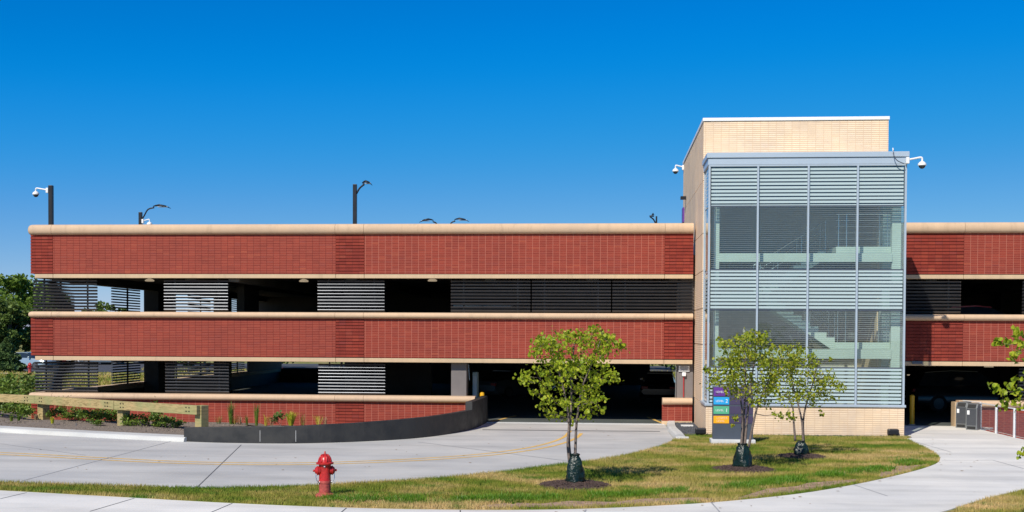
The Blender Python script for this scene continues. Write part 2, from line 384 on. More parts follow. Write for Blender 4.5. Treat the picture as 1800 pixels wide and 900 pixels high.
def offs(pts, o):
    out = []
    for i, p in enumerate(pts):
        d = pts[min(i+1, len(pts)-1)]-pts[max(i-1, 0)]; d.z = 0; d.normalize(); out.append(Vector((p.x-d.y*o, p.y+d.x*o, 0)))
    return out

# ------------------------------------------------------------------ ground, roads
HX0, HX1, HY0, HY1 = 13.15, 34, 34.5, 43.3
BX0h, BX1h, BY0h = -20.7, -6.2, 40.0            # planting bed dips to the garage wall       # sunken area beyond the railing
g = MB(); B = 900; zg = -.03
g.add([(-B,-B,zg),(B,-B,zg),(B,HY0,zg),(-B,HY0,zg)], [(0,1,2,3)])
g.add([(-B,HY0,zg),(HX0,HY0,zg),(HX0,BY0h,zg),(-B,BY0h,zg)], [(0,1,2,3)])
g.add([(-B,BY0h,zg),(BX0h,BY0h,zg),(BX0h,HY1,zg),(-B,HY1,zg)], [(0,1,2,3)])
g.add([(BX1h,BY0h,zg),(HX0,BY0h,zg),(HX0,HY1,zg),(BX1h,HY1,zg)], [(0,1,2,3)])
g.add([(HX1,HY0,zg),(B,HY0,zg),(B,HY1,zg),(HX1,HY1,zg)], [(0,1,2,3)])
g.add([(-B,HY1,zg),(B,HY1,zg),(B,B,zg),(-B,B,zg)], [(0,1,2,3)])
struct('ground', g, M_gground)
pit = MB().add([(HX0,HY0,-1.6),(HX1,HY0,-1.6),(HX1,HY1,-1.6),(HX0,HY1,-1.6)], [(0,1,2,3)])
pit.add([(HX0,HY0,-1.6),(HX0,HY1,-1.6),(HX0,HY1,zg),(HX0,HY0,zg)], [(0,1,2,3)])
struct('sunken_path', pit, M_slab)

road_low = spline([gr(-700, 815), gr(-300, 838), gr(0, 850), gr(200, 857), gr(400, 860), gr(600, 853.5), gr(800, 840), gr(960, 822), gr(1070, 808), gr(1130, 795), gr(1170, 783), gr(1186, 774)], 6)
road_up = [gr(-700, 726), gr(-300, 742), gr(0, 760), gr(160, 769), gr(322, 777)]
wall_plan = spline([gr(323, 776), gr(400, 778.5), gr(520, 779.5), gr(640, 776), gr(730, 770.5), gr(790, 763), gr(830, 754.5), gr(850, 746), gr(857, 741.5)], 6)
thr_r = at(1163, 742, Y=43.0); thr_r.z = 0
rp = road_low + [gr(1175, 760), Vector((2.25, 43.3, 0)), Vector((-4.3, 43.3, 0))] + list(reversed(wall_plan)) + list(reversed(road_up))
struct('road', MB().poly([(p.x, p.y, 0) for p in rp]), M_road)
yl = spline([gr(-600, 776), gr(-250, 787), gr(0, 795.5), gr(130, 802), gr(300, 810.5), gr(430, 813.5), gr(560, 813), gr(700, 808), gr(830, 799.5), gr(910, 790), gr(960, 780), gr(990, 769), gr(1003, 757)], 8)
struct('road_markings', ribbon(ribbon(MB(), yl, .12, .004), offs(yl[:-3], -.42), .12, .004), M_line)
jn = MB()
for a, b, w in (((345, 858), (424, 782), .024), ((848, 755.5), (1160, 758.5), .20)):
    ribbon(jn, [gr(*a), gr(*b)], w, .0045)
struct('road_joints', jn, M_joint)
jf = MB()
for a, b, w in (((40, 845), (300, 776), .04), ((735, 777), (1010, 812), .05), ((150, 800), (0, 780), .03)):
    ribbon(jf, [gr(*a), gr(*b)], w, .004)
struct('road_control_joints', jf, M_jointl)
struct('garage_markings', ribbon(ribbon(MB(), [Vector((-4.05, 43.3, 0)), Vector((-3.4, 46.5, 0))], .12, .018), [Vector((2.15, 43.3, 0)), Vector((1.75, 46.5, 0))], .12, .018), M_line)
struct('threshold_strip', MB().box(-4.2, 2.2, 42.75, 43.2, -.02, .007), M_slab)

walk_up = spline([gr(-600, 826, .03), gr(-200, 852, .03), gr(0, 862, .03), gr(200, 873, .03), gr(400, 884, .03), gr(600, 892, .03), gr(800, 896, .03), gr(1000, 895, .03), gr(1200, 886.5, .03), gr(1330, 876, .03), gr(1430, 864, .03), gr(1530, 846, .03), gr(1610, 827, .03), gr(1645, 815, .03), gr(1652, 806, .03), gr(1642, 796, .03), gr(1615, 782, .03), gr(1592, 771, .03)], 6)
low_right = spline([gr(1800, 860.5, .03), gr(1740, 874, .03), gr(1690, 889, .03), gr(1640, 903, .03), gr(1450, 942, .03), gr(1200, 965, .03), gr(900, 975, .03), gr(500, 965, .03), gr(0, 930, .03), gr(-600, 870, .03)], 5)
rr = [gr(1723, 755, .03), gr(1751, 761, .03), gr(1783, 768.5, .03), gr(1900, 795, .03), gr(2300, 850, .03)]
wp = walk_up + [Vector((9.7, 43.2, 0)), Vector((12.9, 43.2, 0)), Vector((13.6, 42.6, 0))] + rr + low_right
struct('sidewalk', MB().prism([(p.x, p.y) for p in wp], -.02, .03), M_walk)
jw = MB()
for a, b in (((0, 877), (47, 866)), ((158, 899), (236, 876)), ((368, 902), (408, 885)), ((597, 903), (609, 893)), ((809, 905), (809, 897))):
    ribbon(jw, [gr(*a, .03), gr(*b, .03)], .022, .034)
struct('sidewalk_joints', jw, M_joint)
jw = MB()
for a, b in (((1610, 777), (1672, 795)), ((1655, 809), (1745, 809)), ((1745, 809), (1800, 824)), ((1500, 852), (1560, 872)), ((1250, 883), (1265, 900)), ((1030, 896), (1025, 905))):
    ribbon(jw, [gr(*a, .03), gr(*b, .03)], .03, .034)
struct('sidewalk_control_joints', jw, M_jointl)
# kerb left of the charcoal wall and small kerb by the entrance
kb = MB(); kl = spline(road_up, 6)
def kerb(mb, pts, w, h, side=1):
    vs = []; 
    for i, p in enumerate(pts):
        d = pts[min(i+1, len(pts)-1)]-pts[max(i-1, 0)]; d.z = 0; d.normalize(); nr = Vector((-d.y, d.x, 0))*side
        q = Vector((p.x, p.y, 0))
        vs += [q+Vector((0,0,-.05)), q+nr*.05+Vector((0,0,h*.8)), q+nr*.10+Vector((0,0,h)), q+nr*w+Vector((0,0,h)), q+nr*w+Vector((0,0,-.05))]
    n = len(pts)
    fs = [(i*5+k, i*5+k+1, (i+1)*5+k+1, (i+1)*5+k) for i in range(n-1) for k in range(4)] + [(0,1,2,3,4), tuple((n-1)*5+k for k in (4,3,2,1,0))]
    mb.add(vs, fs); return mb
struct('kerb', kerb(MB(), kl, .75, .13), M_kerb)
struct('kerb_joints', MB().obox(gr(134, 752)+Vector((0,0,.15)), gr(132, 765)+Vector((0,0,.0)), .03, .02), M_joint)
kr = spline([Vector((2.28, 43.1, 0)), gr(1172, 756), gr(1181, 766), gr(1187, 774)], 5)
struct('kerb', kerb(MB(), kr, .30, .13, side=1), M_kerb)
# lawns
island = [Vector((p.x, p.y, 0)) for p in road_low] + [gr(1190, 768), Vector((3.23, 38.05, 0)), Vector((9.66, 38.05, 0))] + [Vector((p.x, p.y, 0)) for p in reversed(walk_up)]
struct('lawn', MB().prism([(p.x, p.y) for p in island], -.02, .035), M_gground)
lawn2 = [Vector((p.x, p.y, 0)) for p in low_right] + [Vector((-40, 14, 0)), Vector((30, 12, 0)), gr(2300, 850)]
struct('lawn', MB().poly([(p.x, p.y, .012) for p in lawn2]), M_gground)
for k, pts in enumerate(([(1290, 881), (1330, 876), (1400, 868), (1500, 851), (1510, 845), (1470, 848), (1420, 852), (1400, 858), (1350, 862), (1320, 871)], [(1545, 843), (1600, 830), (1635, 818), (1600, 821), (1570, 822), (1548, 834)], [(840, 896), (1000, 895), (1200, 886), (1260, 881), (1230, 878), (1130, 880), (1080, 886), (1000, 884), (950, 889), (900, 887), (850, 892)])):
    struct('bare_soil_patch', MB().poly([Vector((*gr(x, y).xy, .040)) for x, y in pts]), M_soil)

def inside(poly, x, y):
    res = np.zeros(len(x), bool); n = len(poly); j = n-1
    for i in range(n):
        xi, yi, xj, yj = poly[i][0], poly[i][1], poly[j][0], poly[j][1]
        c = ((yi > y) != (yj > y)) & (x < (xj-xi)*(y-yi)/((yj-yi) or 1e-9)+xi)
        res ^= c; j = i
    return res
def blades(name, poly, n, h, w, z, mat, label, excl=(), clump=0):
    xs = [p[0] for p in poly]; ys = [p[1] for p in poly]
    x = rng.uniform(min(xs), max(xs), n*3); y = rng.uniform(min(ys), max(ys), n*3)
    k = inside(poly, x, y)
    for cx, cy, r in excl: k &= ((x-cx)**2+((y-cy)*1.0)**2) > r*r
    for e in excl_poly: k &= ~inside(e, x, y) | (rng.random(len(x)) < .10)
    x, y = x[k][:n], y[k][:n]; m = len(x)
    pat = .55+.45*np.sin(x*1.3+np.sin(y*2.1)*1.5)*np.sin(y*1.7+x*.4) + rng.normal(0, .12, m)
    hh = h*np.clip(.75+.35*pat, .45, 1.3)*rng.uniform(.6, 1.25, m); a = rng.uniform(0, 2*np.pi, m)
    lean = rng.uniform(.1, .7, m)*hh; la = rng.uniform(0, 2*np.pi, m)
    v = np.zeros((m, 3, 3)); dx, dy = np.cos(a)*w/2, np.sin(a)*w/2
    v[:,0] = np.stack([x-dx, y-dy, np.full(m, z)], 1); v[:,1] = np.stack([x+dx, y+dy, np.full(m, z)], 1)
    v[:,2] = np.stack([x+np.cos(la)*lean, y+np.sin(la)*lean, z+hh], 1)
    me = bpy.data.meshes.new(name); me.vertices.add(m*3); me.vertices.foreach_set('co', v.ravel().astype(np.float32))
    me.loops.add(m*3); me.loops.foreach_set('vertex_index', np.arange(m*3, dtype=np.int32))
    me.polygons.add(m); me.polygons.foreach_set('loop_start', np.arange(0, m*3, 3, dtype=np.int32)); me.polygons.foreach_set('loop_total', np.full(m, 3, dtype=np.int32))
    me.materials.append(mat); me.update(calc_edges=True); me.validate()
    o = bpy.data.objects.new(name, me); COL.objects.link(o); tag(o, label, 'grass', kind='stuff'); return o
excl_poly = [[tuple(gr(x, y).xy) for x, y in p] for p in ([(1290, 881), (1330, 876), (1400, 868), (1500, 851), (1510, 845), (1470, 848), (1420, 852), (1400, 858), (1350, 862), (1320, 871)], [(1545, 843), (1600, 830), (1635, 818), (1600, 821), (1570, 822), (1548, 834)], [(840, 896), (1000, 895), (1200, 886), (1260, 881), (1230, 878), (1130, 880), (1080, 886), (1000, 884), (950, 889), (900, 887), (850, 892)])]
T1, T2, T3 = gr(1010, 857), gr(1306, 829), gr(1408, 806)
blades('grass', [p[:] for p in island], 330000, .075, .012, .03, M_grass, 'sun-browned mown grass of the island between drive and sidewalk', excl=[(T1.x, T1.y, .72), (T2.x, T2.y, .72), (T3.x, T3.y, .62)])
blades('grass', [(5, 17), (14, 17), (16, 30), (11, 27)] if False else [tuple(p.xy) for p in low_right[:12]] + [(4.5, 17), (13, 17)], 60000, .075, .012, .01, M_grass, 'green grass in the bottom right corner beyond the sidewalk')
def clumps(name, pts, n, spread, h, label, mat, z=.03):
    c = np.array([[p.x, p.y] for p in pts]); k = rng.integers(0, len(c), n)
    cen = c[k]+rng.normal(0, 1, (n, 2))*np.array(spread)
    m = 26; N_ = n*m; ang = rng.uniform(0, 2*np.pi, N_); rad = np.abs(rng.normal(0, .05, N_))
    b = np.repeat(cen, m, 0)+np.stack([np.cos(ang)*rad, np.sin(ang)*rad], 1)
    hh = h*rng.uniform(.5, 1.2, N_)*np.repeat(rng.uniform(.6, 1.2, n), m); w = .010
    a2 = rng.uniform(0, 2*np.pi, N_); v = np.zeros((N_, 3, 3))
    v[:,0,:2] = b-np.stack([np.cos(a2), np.sin(a2)], 1)*w; v[:,1,:2] = b+np.stack([np.cos(a2), np.sin(a2)], 1)*w; v[:,:2,2] = z
    v[:,2,:2] = b+np.stack([np.cos(ang), np.sin(ang)], 1)*(hh*.6)[:, None]; v[:,2,2] = z+hh
    me = bpy.data.meshes.new(name); me.vertices.add(N_*3); me.vertices.foreach_set('co', v.ravel().astype(np.float32))
    me.loops.add(N_*3); me.loops.foreach_set('vertex_index', np.arange(N_*3, dtype=np.int32))
    me.polygons.add(N_); me.polygons.foreach_set('loop_start', np.arange(0, N_*3, 3, dtype=np.int32)); me.polygons.foreach_set('loop_total', np.full(N_, 3, dtype=np.int32))
    me.materials.append(mat); me.update(calc_edges=True)
    o = bpy.data.objects.new(name, me); COL.objects.link(o); tag(o, label, 'grass', kind='stuff')
M_tuft = leafm('green_tuft', [(.3, (.09, .20, .015)), (.5, (.14, .29, .02)), (.75, (.24, .36, .03))], .35, 2)
edge = [p+Vector((0, .45, 0)) for p in spline([gr(x, y) for x, y in ((560, 886), (700, 890), (850, 889), (960, 886), (1100, 880), (1220, 872), (1330, 862), (1400, 852), (1480, 842), (1560, 830), (1630, 812))], 14)]
edge = [p for p in edge if math.sin(p.x*2.3)+math.sin(p.x*5.1+1) > -.45]
clumps('grass_tufts', edge, 820, (.14, .20), .115, 'taller bright green grass tufts along the far edge of the sidewalk', M_tuft)
# mulch rings
def mulch(c, r, label):
    mb = MB(); n = 40; rings = 7; vs = [(c.x, c.y, .13)]; fs = []
    for i in range(1, rings+1):
        for k in range(n):
            t = 2*math.pi*k/n; q = i/rings; rr_ = r*q*(1+.06*math.sin(3*t+c.x)+.04*math.sin(7*t))
            vs.append((c.x+rr_*math.cos(t), c.y+rr_*math.sin(t), .045+.08*(1-q*q)+random.uniform(-.008, .012)*(i < rings)-(0.02 if i == rings else 0)))
    for k in range(n): fs.append((0, 1+k, 1+(k+1)%n))
    for i in range(rings-1):
        for k in range(n): fs.append((1+i*n+k, 1+(i+1)*n+k, 1+(i+1)*n+(k+1)%n, 1+i*n+(k+1)%n))
    mb.add(vs, fs)
    for _ in range(700):
        t = random.uniform(0, 6.28); q = math.sqrt(random.random()); x, y = c.x+r*q*math.cos(t)*1.04, c.y+r*q*math.sin(t)*1.04
        z = .055+.08*(1-q*q); a = random.uniform(0, 3.14); l = random.uniform(.015, .045)
        d = Vector((math.cos(a), math.sin(a), random.uniform(-.3, .4)))*l
        mb.obox(Vector((x, y, z))-d, Vector((x, y, z))+d, .02, .008)
    o = mb.build('mulch_bed', M_mulch); tag(o, label, 'mulch', kind='stuff')
mulch(T1, .75, 'dark bark mulch ring around the tree nearest the driveway')
mulch(T2, .74, 'dark bark mulch ring under the middle tree in front of the sign')
mulch(T3, .62, 'small dark bark mulch ring around the rightmost lawn tree')

# ------------------------------------------------------------------ parking garage
FY = 43.0
def fx(px, Y=FY): return at(px, 590, Y=Y).x
XL = at(54, 500, Y=FY).x; XT = 3.20; XR0 = 9.75; XR1 = 24.0; YB = 77.0
Z3t, Z3b, ZB3a, ZB3b = 7.22, 6.84, 5.40, 5.235
Z2t, Z2b, ZB2a, ZB2b = 3.985, 3.755, 2.335, 2.165
Z1t, Z1b = .945, .705
G = thing('parking_garage', (0, FY, 0), 'three-level red brick parking garage with cream copings and dark louvered openings', 'parking garage')
def halfround(zt, zb, out):
    """cap profile as (offset outwards, z)"""
    h = (zt-zb); r = h/2; zc = (zt+zb)/2; pts = []
    for k in range(13):
        t = math.pi/2 - math.pi*k/12
        pts.append((out*math.cos(t)**.8 if math.cos(t) > 0 else 0, zc + r*math.sin(t)))
    return pts
def sweep(mb, path, prof, back=.32):
    """path: list of (point, outward normal)"""
    n = len(prof)+2; vs = []
    for p, nr in path:
        for o, z in prof: vs.append((p[0]+nr[0]*o, p[1]+nr[1]*o, z))
        vs.append((p[0]-nr[0]*back, p[1]-nr[1]*back, prof[-1][1])); vs.append((p[0]-nr[0]*back, p[1]-nr[1]*back, prof[0][1]))
    fs = [(i*n+k, i*n+(k+1)%n, (i+1)*n+(k+1)%n, (i+1)*n+k) for i in range(len(path)-1) for k in range(n)]
    fs += [tuple(range(n-1, -1, -1)), tuple((len(path)-1)*n+k for k in range(n))]
    return mb.add(vs, fs)
def cap(zt, zb, xs, out=.16, corner=True, end_round=None, mat=M_cap):
    pf = halfround(zt, zb, out)
    for i in range(len(xs)-1):
        a, b = xs[i]+.005, xs[i+1]-.005
        if corner and i == 0:
            r = .20; path = [((XL+.0, YB-.3), (-1, 0)), ((XL, FY+r), (-1, 0))]
            for k in range(1, 9):
                t = math.pi + math.pi/2*k/8; c = (XL+r, FY+r); path.append(((c[0]+r*math.cos(t), c[1]+r*math.sin(t)), (math.cos(t), math.sin(t))))
            path.append(((b, FY), (0, -1)))
        else: path = [((a, FY), (0, -1)), ((b, FY), (0, -1))]
        sweep(MB(), path, pf).build('coping', mat, G, smooth='auto')
j1, j2, j3, j4 = fx(93.5), fx(590), fx(640), fx(1167.5)
jr = fx(1692.5)
for zt, zb in ((Z3t, Z3b), (Z2t, Z2b)):
    cap(zt, zb, [XL, j1, j2, j3, j4, XT]); cap(zt, zb, [XR0, jr, XR1], corner=False)
xe = fx(836)
cap(Z1t, Z1b, [XL, j1, j2, j3, xe])
xw0, xw1 = fx(1165), XT
cap(Z1t, Z1b, [xw0, xw1], corner=False); xr0 = fx(1686)
cap(Z1t, Z1b, [xr0, fx(1755), XR1], corner=False)
# brick bands
def ribs(x0, x1, z0, z1, side=False):
    mb = MB(); z = z0
    mb.box(x0, x1, FY+.03, FY+.25, z0, z1)
    H = .117; k = math.ceil((z0+20)/H)
    z = k*H-20
    mb.box(x0, x1, FY-.012, FY+.03, z0, min(z-.022, z1)) if z-.022 > z0+.01 else None
    while z < z1-.01:
        mb.box(x0, x1, FY-.012, FY+.03, z, min(z+H-.022, z1)); z += H
    return mb
def fascia(z0, z1, xl, xr, segs):
    for a, b, kind in segs:
        a, b = a+.004, b-.004
        if kind == 'r': ribs(a, b, z0, z1).build('ribbed_brick_panel', M_brickr, G)
        else: MB().box(a, b, FY, FY+.25, z0, z1).build('brick_panel', M_brick if kind == 'l' else M_brickd, G)
L_segs = [(XL, j1, 'r'), (j1, j2, 'd'), (j2, j3, 'r'), (j3, j4, 'l'), (j4, XT, 'r')]
R_segs = [(XR0, jr, 'r'), (jr, XR1, 'l')]
fascia(ZB3a, Z3b, 0, 0, L_segs+R_segs); fascia(ZB2a, Z2b, 0, 0, L_segs+R_segs)
fascia(-.5, Z1b, 0, 0, [(XL, j1, 'r'), (j1, j2, 'l'), (j2, j3, 'r'), (j3, xe, 'l')])
MB().box(xw0, xw1, FY, FY+.25, .12, Z1b).build('brick_panel', M_brick, G)
MB().box(xw0-.02, xw1, FY-.03, FY+.28, -.05, .12).build('stone_base', M_band, G)
MB().box(xr0+.02, XR1, FY, FY+.25, -1.6, Z1b).build('brick_panel', M_brick, G)
MB().box(xr0-.13, xr0+.02, FY-.06, FY+.40, -.05, Z1t-.06).build('stone_pier', M_band, G)
for z0, z1 in ((ZB3b, ZB3a), (ZB2b, ZB2a)):
    for a, b in ((XL+.15, j1), (j1, j2), (j2, j3), (j3, j4), (j4, XT), (XR0, jr), (jr, XR1)):
        MB().box(a+.005, b-.005, FY+.0, FY+.28, z0, z1-.02).build('stone_band', M_band, G, bevel=.012)
    MB().box(XL+.1, XT, FY+.06, FY+.26, z1-.02, z1+.004).build('shadow_gap', M_black, G)
    MB().box(XR0, XR1, FY+.06, FY+.26, z1-.02, z1+.004).build('shadow_gap', M_black, G)
# left side wall (brick, bands)
for z0, z1 in ((ZB3a, Z3b), (ZB2a, Z2b), (-.1, Z1b)):
    MB().box(XL, XL+.12, FY+.262, YB, z0, z1).build('side_brick_panel', M_brick, G); MB().box(XL+.122, XL+.26, FY+.262, YB-.3, z0, z1).build('inner_parapet', M_concd, G)
for z0, z1 in ((ZB3b, ZB3a), (ZB2b, ZB2a)):
    MB().box(XL+.02, XL+.27, FY+.30, YB, z0, z1-.003).build('side_stone_band', M_band, G)
# decks, beams, columns, back wall
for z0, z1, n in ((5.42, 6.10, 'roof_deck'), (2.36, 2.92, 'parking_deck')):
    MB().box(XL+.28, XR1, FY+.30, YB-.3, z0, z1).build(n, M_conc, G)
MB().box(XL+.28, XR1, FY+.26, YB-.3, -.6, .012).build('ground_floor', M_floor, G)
colx = [(j2+j3)/2, fx(1187), fx(1640), fx(1800)+2]
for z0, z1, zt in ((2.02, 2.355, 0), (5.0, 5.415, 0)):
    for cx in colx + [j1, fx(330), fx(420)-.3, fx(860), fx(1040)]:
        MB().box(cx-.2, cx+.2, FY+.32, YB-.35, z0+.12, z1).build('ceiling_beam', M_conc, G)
for cx in [(j2+j3)/2]:
    MB().box(cx-.3, cx+.3, FY+.45, FY+1.05, .01, 7.0).build('column', M_concd, G, bevel=.02)
MB().box(fx(795, 43.6), fx(822, 43.6), FY+.30, FY+.85, .01, 2.36).build('column', M_pillar, G, bevel=.02)
MB().box(fx(1190, 43.4), XT+.05, FY+.29, FY+.85, .01, 2.36).build('column', M_pillar, G, bevel=.02)
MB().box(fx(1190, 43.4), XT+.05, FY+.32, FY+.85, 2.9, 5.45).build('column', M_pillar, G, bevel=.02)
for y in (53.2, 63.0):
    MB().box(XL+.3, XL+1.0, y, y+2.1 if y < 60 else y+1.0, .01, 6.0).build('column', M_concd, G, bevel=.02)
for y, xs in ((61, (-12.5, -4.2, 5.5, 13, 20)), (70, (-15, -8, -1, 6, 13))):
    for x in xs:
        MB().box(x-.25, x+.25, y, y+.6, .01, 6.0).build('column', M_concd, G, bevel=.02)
MB().box(XL+.265, XL+.36, 69.2, YB-.5, .9, 2.35).build('flank_sun_block', M_concd, G)  # panel added across the open flank to keep a sun streak out
# back of the garage
for z0, z1 in ((ZB3b, Z3t), (ZB2b, Z2t)):
    MB().box(XL, XR1, YB-.29, YB, z0, z1).build('back_brick_panel', M_brick, G)
for a, b in ((XL, -14.9), (-11.4, 3.0), (6.0, XR1)):
    MB().box(a, b, YB-.42, YB-.295, .02, Z1t-.01 if a > 0 or a < -15 else 2.15).build('inner_parapet', M_concd, G); MB().box(a, b, YB-.29, YB, -.1, Z1t if a > 0 or a < -15 else 2.16).build('back_brick_panel', M_brick, G)
# inner ramp: solid walls that shut out the light in the middle of the deck
MB().box(-13.6, XR1-.5, 62.2, 62.5, 2.93, 5.41).build('ramp_wall', M_concd, G)
MB().box(-11.9, -8.4, 57.8, 58.1, .02, 2.35).build('ramp_wall', M_concd, G)
MB().box(7.0, XR1-.5, 66.2, 66.5, .02, 2.35).build('ramp_wall', M_concd, G)
MB().box(-15.2, -14.9, 48.5, 50.6, 2.93, 5.41).build('ramp_wall', M_concd, G)
MB().add([(-15.5, 63, 2.95), (-3, 63, 5.4), (-3, 70, 5.4), (-15.5, 70, 2.95)], [(0,1,2,3)]).build('ramp_slab', M_conc, G)
MB().box(XR1-.3, XR1, FY+.3, YB-.3, -.1, 7.1).build('end_wall', M_brick, G)
MB().box(XL+.5, XR1-.5, 70.5, 70.8, 2.93, 5.41).build('ramp_wall', M_concd, G)
# louver screens
def screen(x0, x1, z0, z1, y=FY+.20, posts=2, n=10, nose=.026):
    mb = MB(); per = (z1-z0)/n
    for k in range(n):
        z = z0+per*k+per*.08
        a, b, hh = y+.055, y, per*.62; f = nose
        P8 = [(a, z), (b, z+hh-f), (b+.006, z+hh-.3*f), (b+.02, z+hh), (y+.09, z+hh-.004), (y+.09, z)]
        k6 = len(P8)
        mb.add([(x0, p[0], p[1]) for p in P8]+[(x1, p[0], p[1]) for p in P8], [(i, (i+1) % k6, k6+(i+1) % k6, k6+i) for i in range(k6)]+[tuple(range(k6)), tuple(range(2*k6-1, k6-1, -1))])
    s = mb.build('louver_screen', M_louv, G)
    for i in range(posts):
        px = x0+(x1-x0)*(.16+.68*i/(posts-1))
        MB().box(px-.025, px+.025, y+.092, y+.14, z0-.04, z1+.06).build('screen_post', M_black, s)
for a, b in ((58, 170), (288, 400.5), (558, 675.5), (792, 932), (934.5, 1073.5), (1076, 1217), (1560, 1688.5), (1797, 1920)):
    screen(fx(a, 43.2), fx(b, 43.2), 4.02, 5.20, nose=.019 if 250 < a < 600 else .008)
for a, b in ((61, 171), (290, 402), (559.5, 677), (1793, 1900)):
    screen(fx(a, 43.2), fx(b, 43.2), .97, 2.13, nose=.019 if a > 500 else .012)
# screens on the left flank and the far flank, seen from inside
def side_screen(y0, y1, z0, z1, x=XL+.12, n=10):
    mb = MB(); per = (z1-z0)/n
    for k in range(n): mb.box(x, x+.06, y0, y1, z0+per*k+.01, z0+per*k+per*.6)
    s = mb.build('side_louver_screen', M_louv, G)
    ym = (y0+y1)/2; MB().box(x+.065, x+.12, ym-.04, ym+.04, z0-.04, z1+.05).build('screen_post', M_black, s)
for z0, z1 in ((4.02, 5.20), (.97, 2.13)):
    side_screen(43.7, 46.3, z0, z1); side_screen(50.0, 53.1, z0, z1); side_screen(59.5, 62.9, z0, z1); side_screen(66.0, 69.0, z0, z1)
# ceiling lights
def disc_light(px, py, Y):
    p = at(px, py, Y=Y); q = MB().lathe([(.02, 0), (.17, .0), (.19, .04), (.12, .09), (.05, .12)], (p.x, p.y, p.z), 16)
    l = q.build('ceiling_light', M_lum, G, smooth='auto')
for a in ((263, 494.5, 47), (534, 495.5, 46.5), (760, 494.5, 46.5)): disc_light(*a)
for px, py, Y in ((1738, 645.5, 50), (1698, 660, 57), (1602, 660, 53), (1672, 654, 60)):
    p = at(px, py, Y=Y); MB().box(p.x-.16, p.x+.16, p.y-.10, p.y+.10, p.z, p.z+.04).build('ceiling_light', M_lum, G)
for px, py, l in ((1176, 641, .2), (1199, 641, .12)): pass
MB().tube([at(1188.5, 643, Y=43.25), at(1187, 700, Y=43.25)], .012, 6).build('conduit', M_rail, G)
MB().tube([at(823.5, 641, Y=43.9), at(825, 668, Y=43.9)], .012, 6).build('conduit', M_rail, G)
MB().box(fx(1603), fx(1621), FY-.10, FY+.0, 2.23, 2.33).build('wall_fixture', M_sign, G)
# notice + alarm + pipe on the right pillar
p0, p1 = at(1193.3, 643, Y=43.2), at(1212, 653.5, Y=43.2)
nb = thing('notice_board', (p0.x, 43.2, p1.z), 'white lettered notice plate high on the grey pillar right of the drive entrance', 'notice')
MB().box(p0.x, p1.x, 43.24, 43.27, p1.z, p0.z).build('plate', M_white, nb)
mbx = MB()
for k, (a, b) in enumerate(((.14, .84), (.10, .9), (.14, .86), (.2, .8), (.06, .95))):
    z = p0.z-(p0.z-p1.z)*(.14+.18*k); x = p0.x+(p1.x-p0.x)*a
    while x < p0.x+(p1.x-p0.x)*b:
        w = random.uniform(.012, .03); mbx.box(x, x+w, 43.232, 43.239, z-.012, z+.010); x += w+.009
mbx.build('lettering', M_joint, nb)
pa = at(1202.5, 658, Y=43.2); al = thing('fire_alarm', (pa.x, 43.2, pa.z), 'white alarm strobe box with red pipe running down the right entrance pillar', 'alarm')
MB().box(pa.x-.07, pa.x+.07, 43.17, 43.28, pa.z-.07, pa.z+.07).build('strobe', M_white, al, bevel=.02)
MB().tube([(pa.x-.01, 43.25, pa.z-.06), (pa.x-.01, 43.25, .97)], .022, 8).build('pipe', M_pipe, al)
pc = at(874, 690, Y=49); cb = thing('control_cabinet', (pc.x, 49, 0), 'pale cabinet just inside the drive entrance beside the left pillar', 'cabinet')
a_, b_ = fx(822, 45)+.15, fx(833, 45)+.1
MB().box(a_, b_, 45.4, 45.9, .01, 1.75).build('housing', plain('cabinet_paint', (.30, .42, .47), .4), cb, bevel=.02)
MB().box(a_+.03, b_-.03, 45.37, 45.399, .2, 1.6).build('door', M_frame, cb)

# ------------------------------------------------------------------ stair tower
BYF = 38.2; BX0, BX1 = at(1240.5, 740, Y=BYF).x, at(1589.5, 740, Y=BYF).x
TWX0, TWX1, TWY = 3.28, at(1561, 300, Y=40).x, 40.0
ztop = at(1400, 206, Y=40).z; zgt = at(1400, 267.5, Y=38.2).z; zgm = at(1400, 290, Y=38.2).z; zbase = at(1400, 712, Y=38.2).z
T = thing('stair_tower', (6.4, BYF, 0), 'cream brick stair tower with tall glass front beside the red garage', 'building')
MB().box(BX0, BX1, BYF, BYF+.25, -.1, zbase-.05).build('base_wall', M_cream, T)
MB().box(BX0, BX0+.25, BYF+.252, 43.0, -.1, zbase-.052).build('base_wall', M_cream, T)
MB().box(BX1-.25, BX1, BYF+.252, 48, -.1, zbase-.052).build('base_wall', M_cream, T)
MB().box(BX0-.04, BX1+.04, BYF-.05, BYF+.27, zbase-.048, zbase+.03).build('sill', M_frame, T, bevel=.01)
MB().box(BX0-.04, BX0+.20, BYF+.272, 40.0, zbase-.048, zbase+.03).build('sill', M_frame, T, bevel=.01)
# shaft walls
zs = [zbase-.05, at(1245, 560, Y=40).z]
seams = [zbase-.05, 2.9, 4.1, 5.35, 6.6, 8.35, ztop-.12]
for i in range(len(seams)-1):
    MB().box(TWX0, TWX0+.25, TWY+.0, 50, seams[i]+.012, seams[i+1]-.012).build('side_wall', M_cream, T)
MB().box(TWX0+.03, TWX0+.22, TWY+.02, 49.98, zbase-.05, ztop-.13).build('wall_core', M_conc, T)
MB().box(TWX0+.25, TWX1, TWY+.0, TWY+.25, 8.35, ztop-.11).build('front_wall', M_cream, T)
MB().box(TWX1-.25, TWX1, TWY+.252, 50, -.05, ztop-.11).build('side_wall', M_cream, T)
MB().box(TWX0+.25, TWX1-.25, 49.7, 50, 0, ztop-.11).build('back_wall', M_cream, T)
MB().box(TWX0-.03, TWX1+.03, TWY-.04, 50.04, ztop-.108, ztop).build('coping', M_white, T, bevel=.01)
MB().box(TWX0+.25, TWX1-.25, 43.4, 43.6, .03, 8.5).build('inner_wall', M_greyb, T)
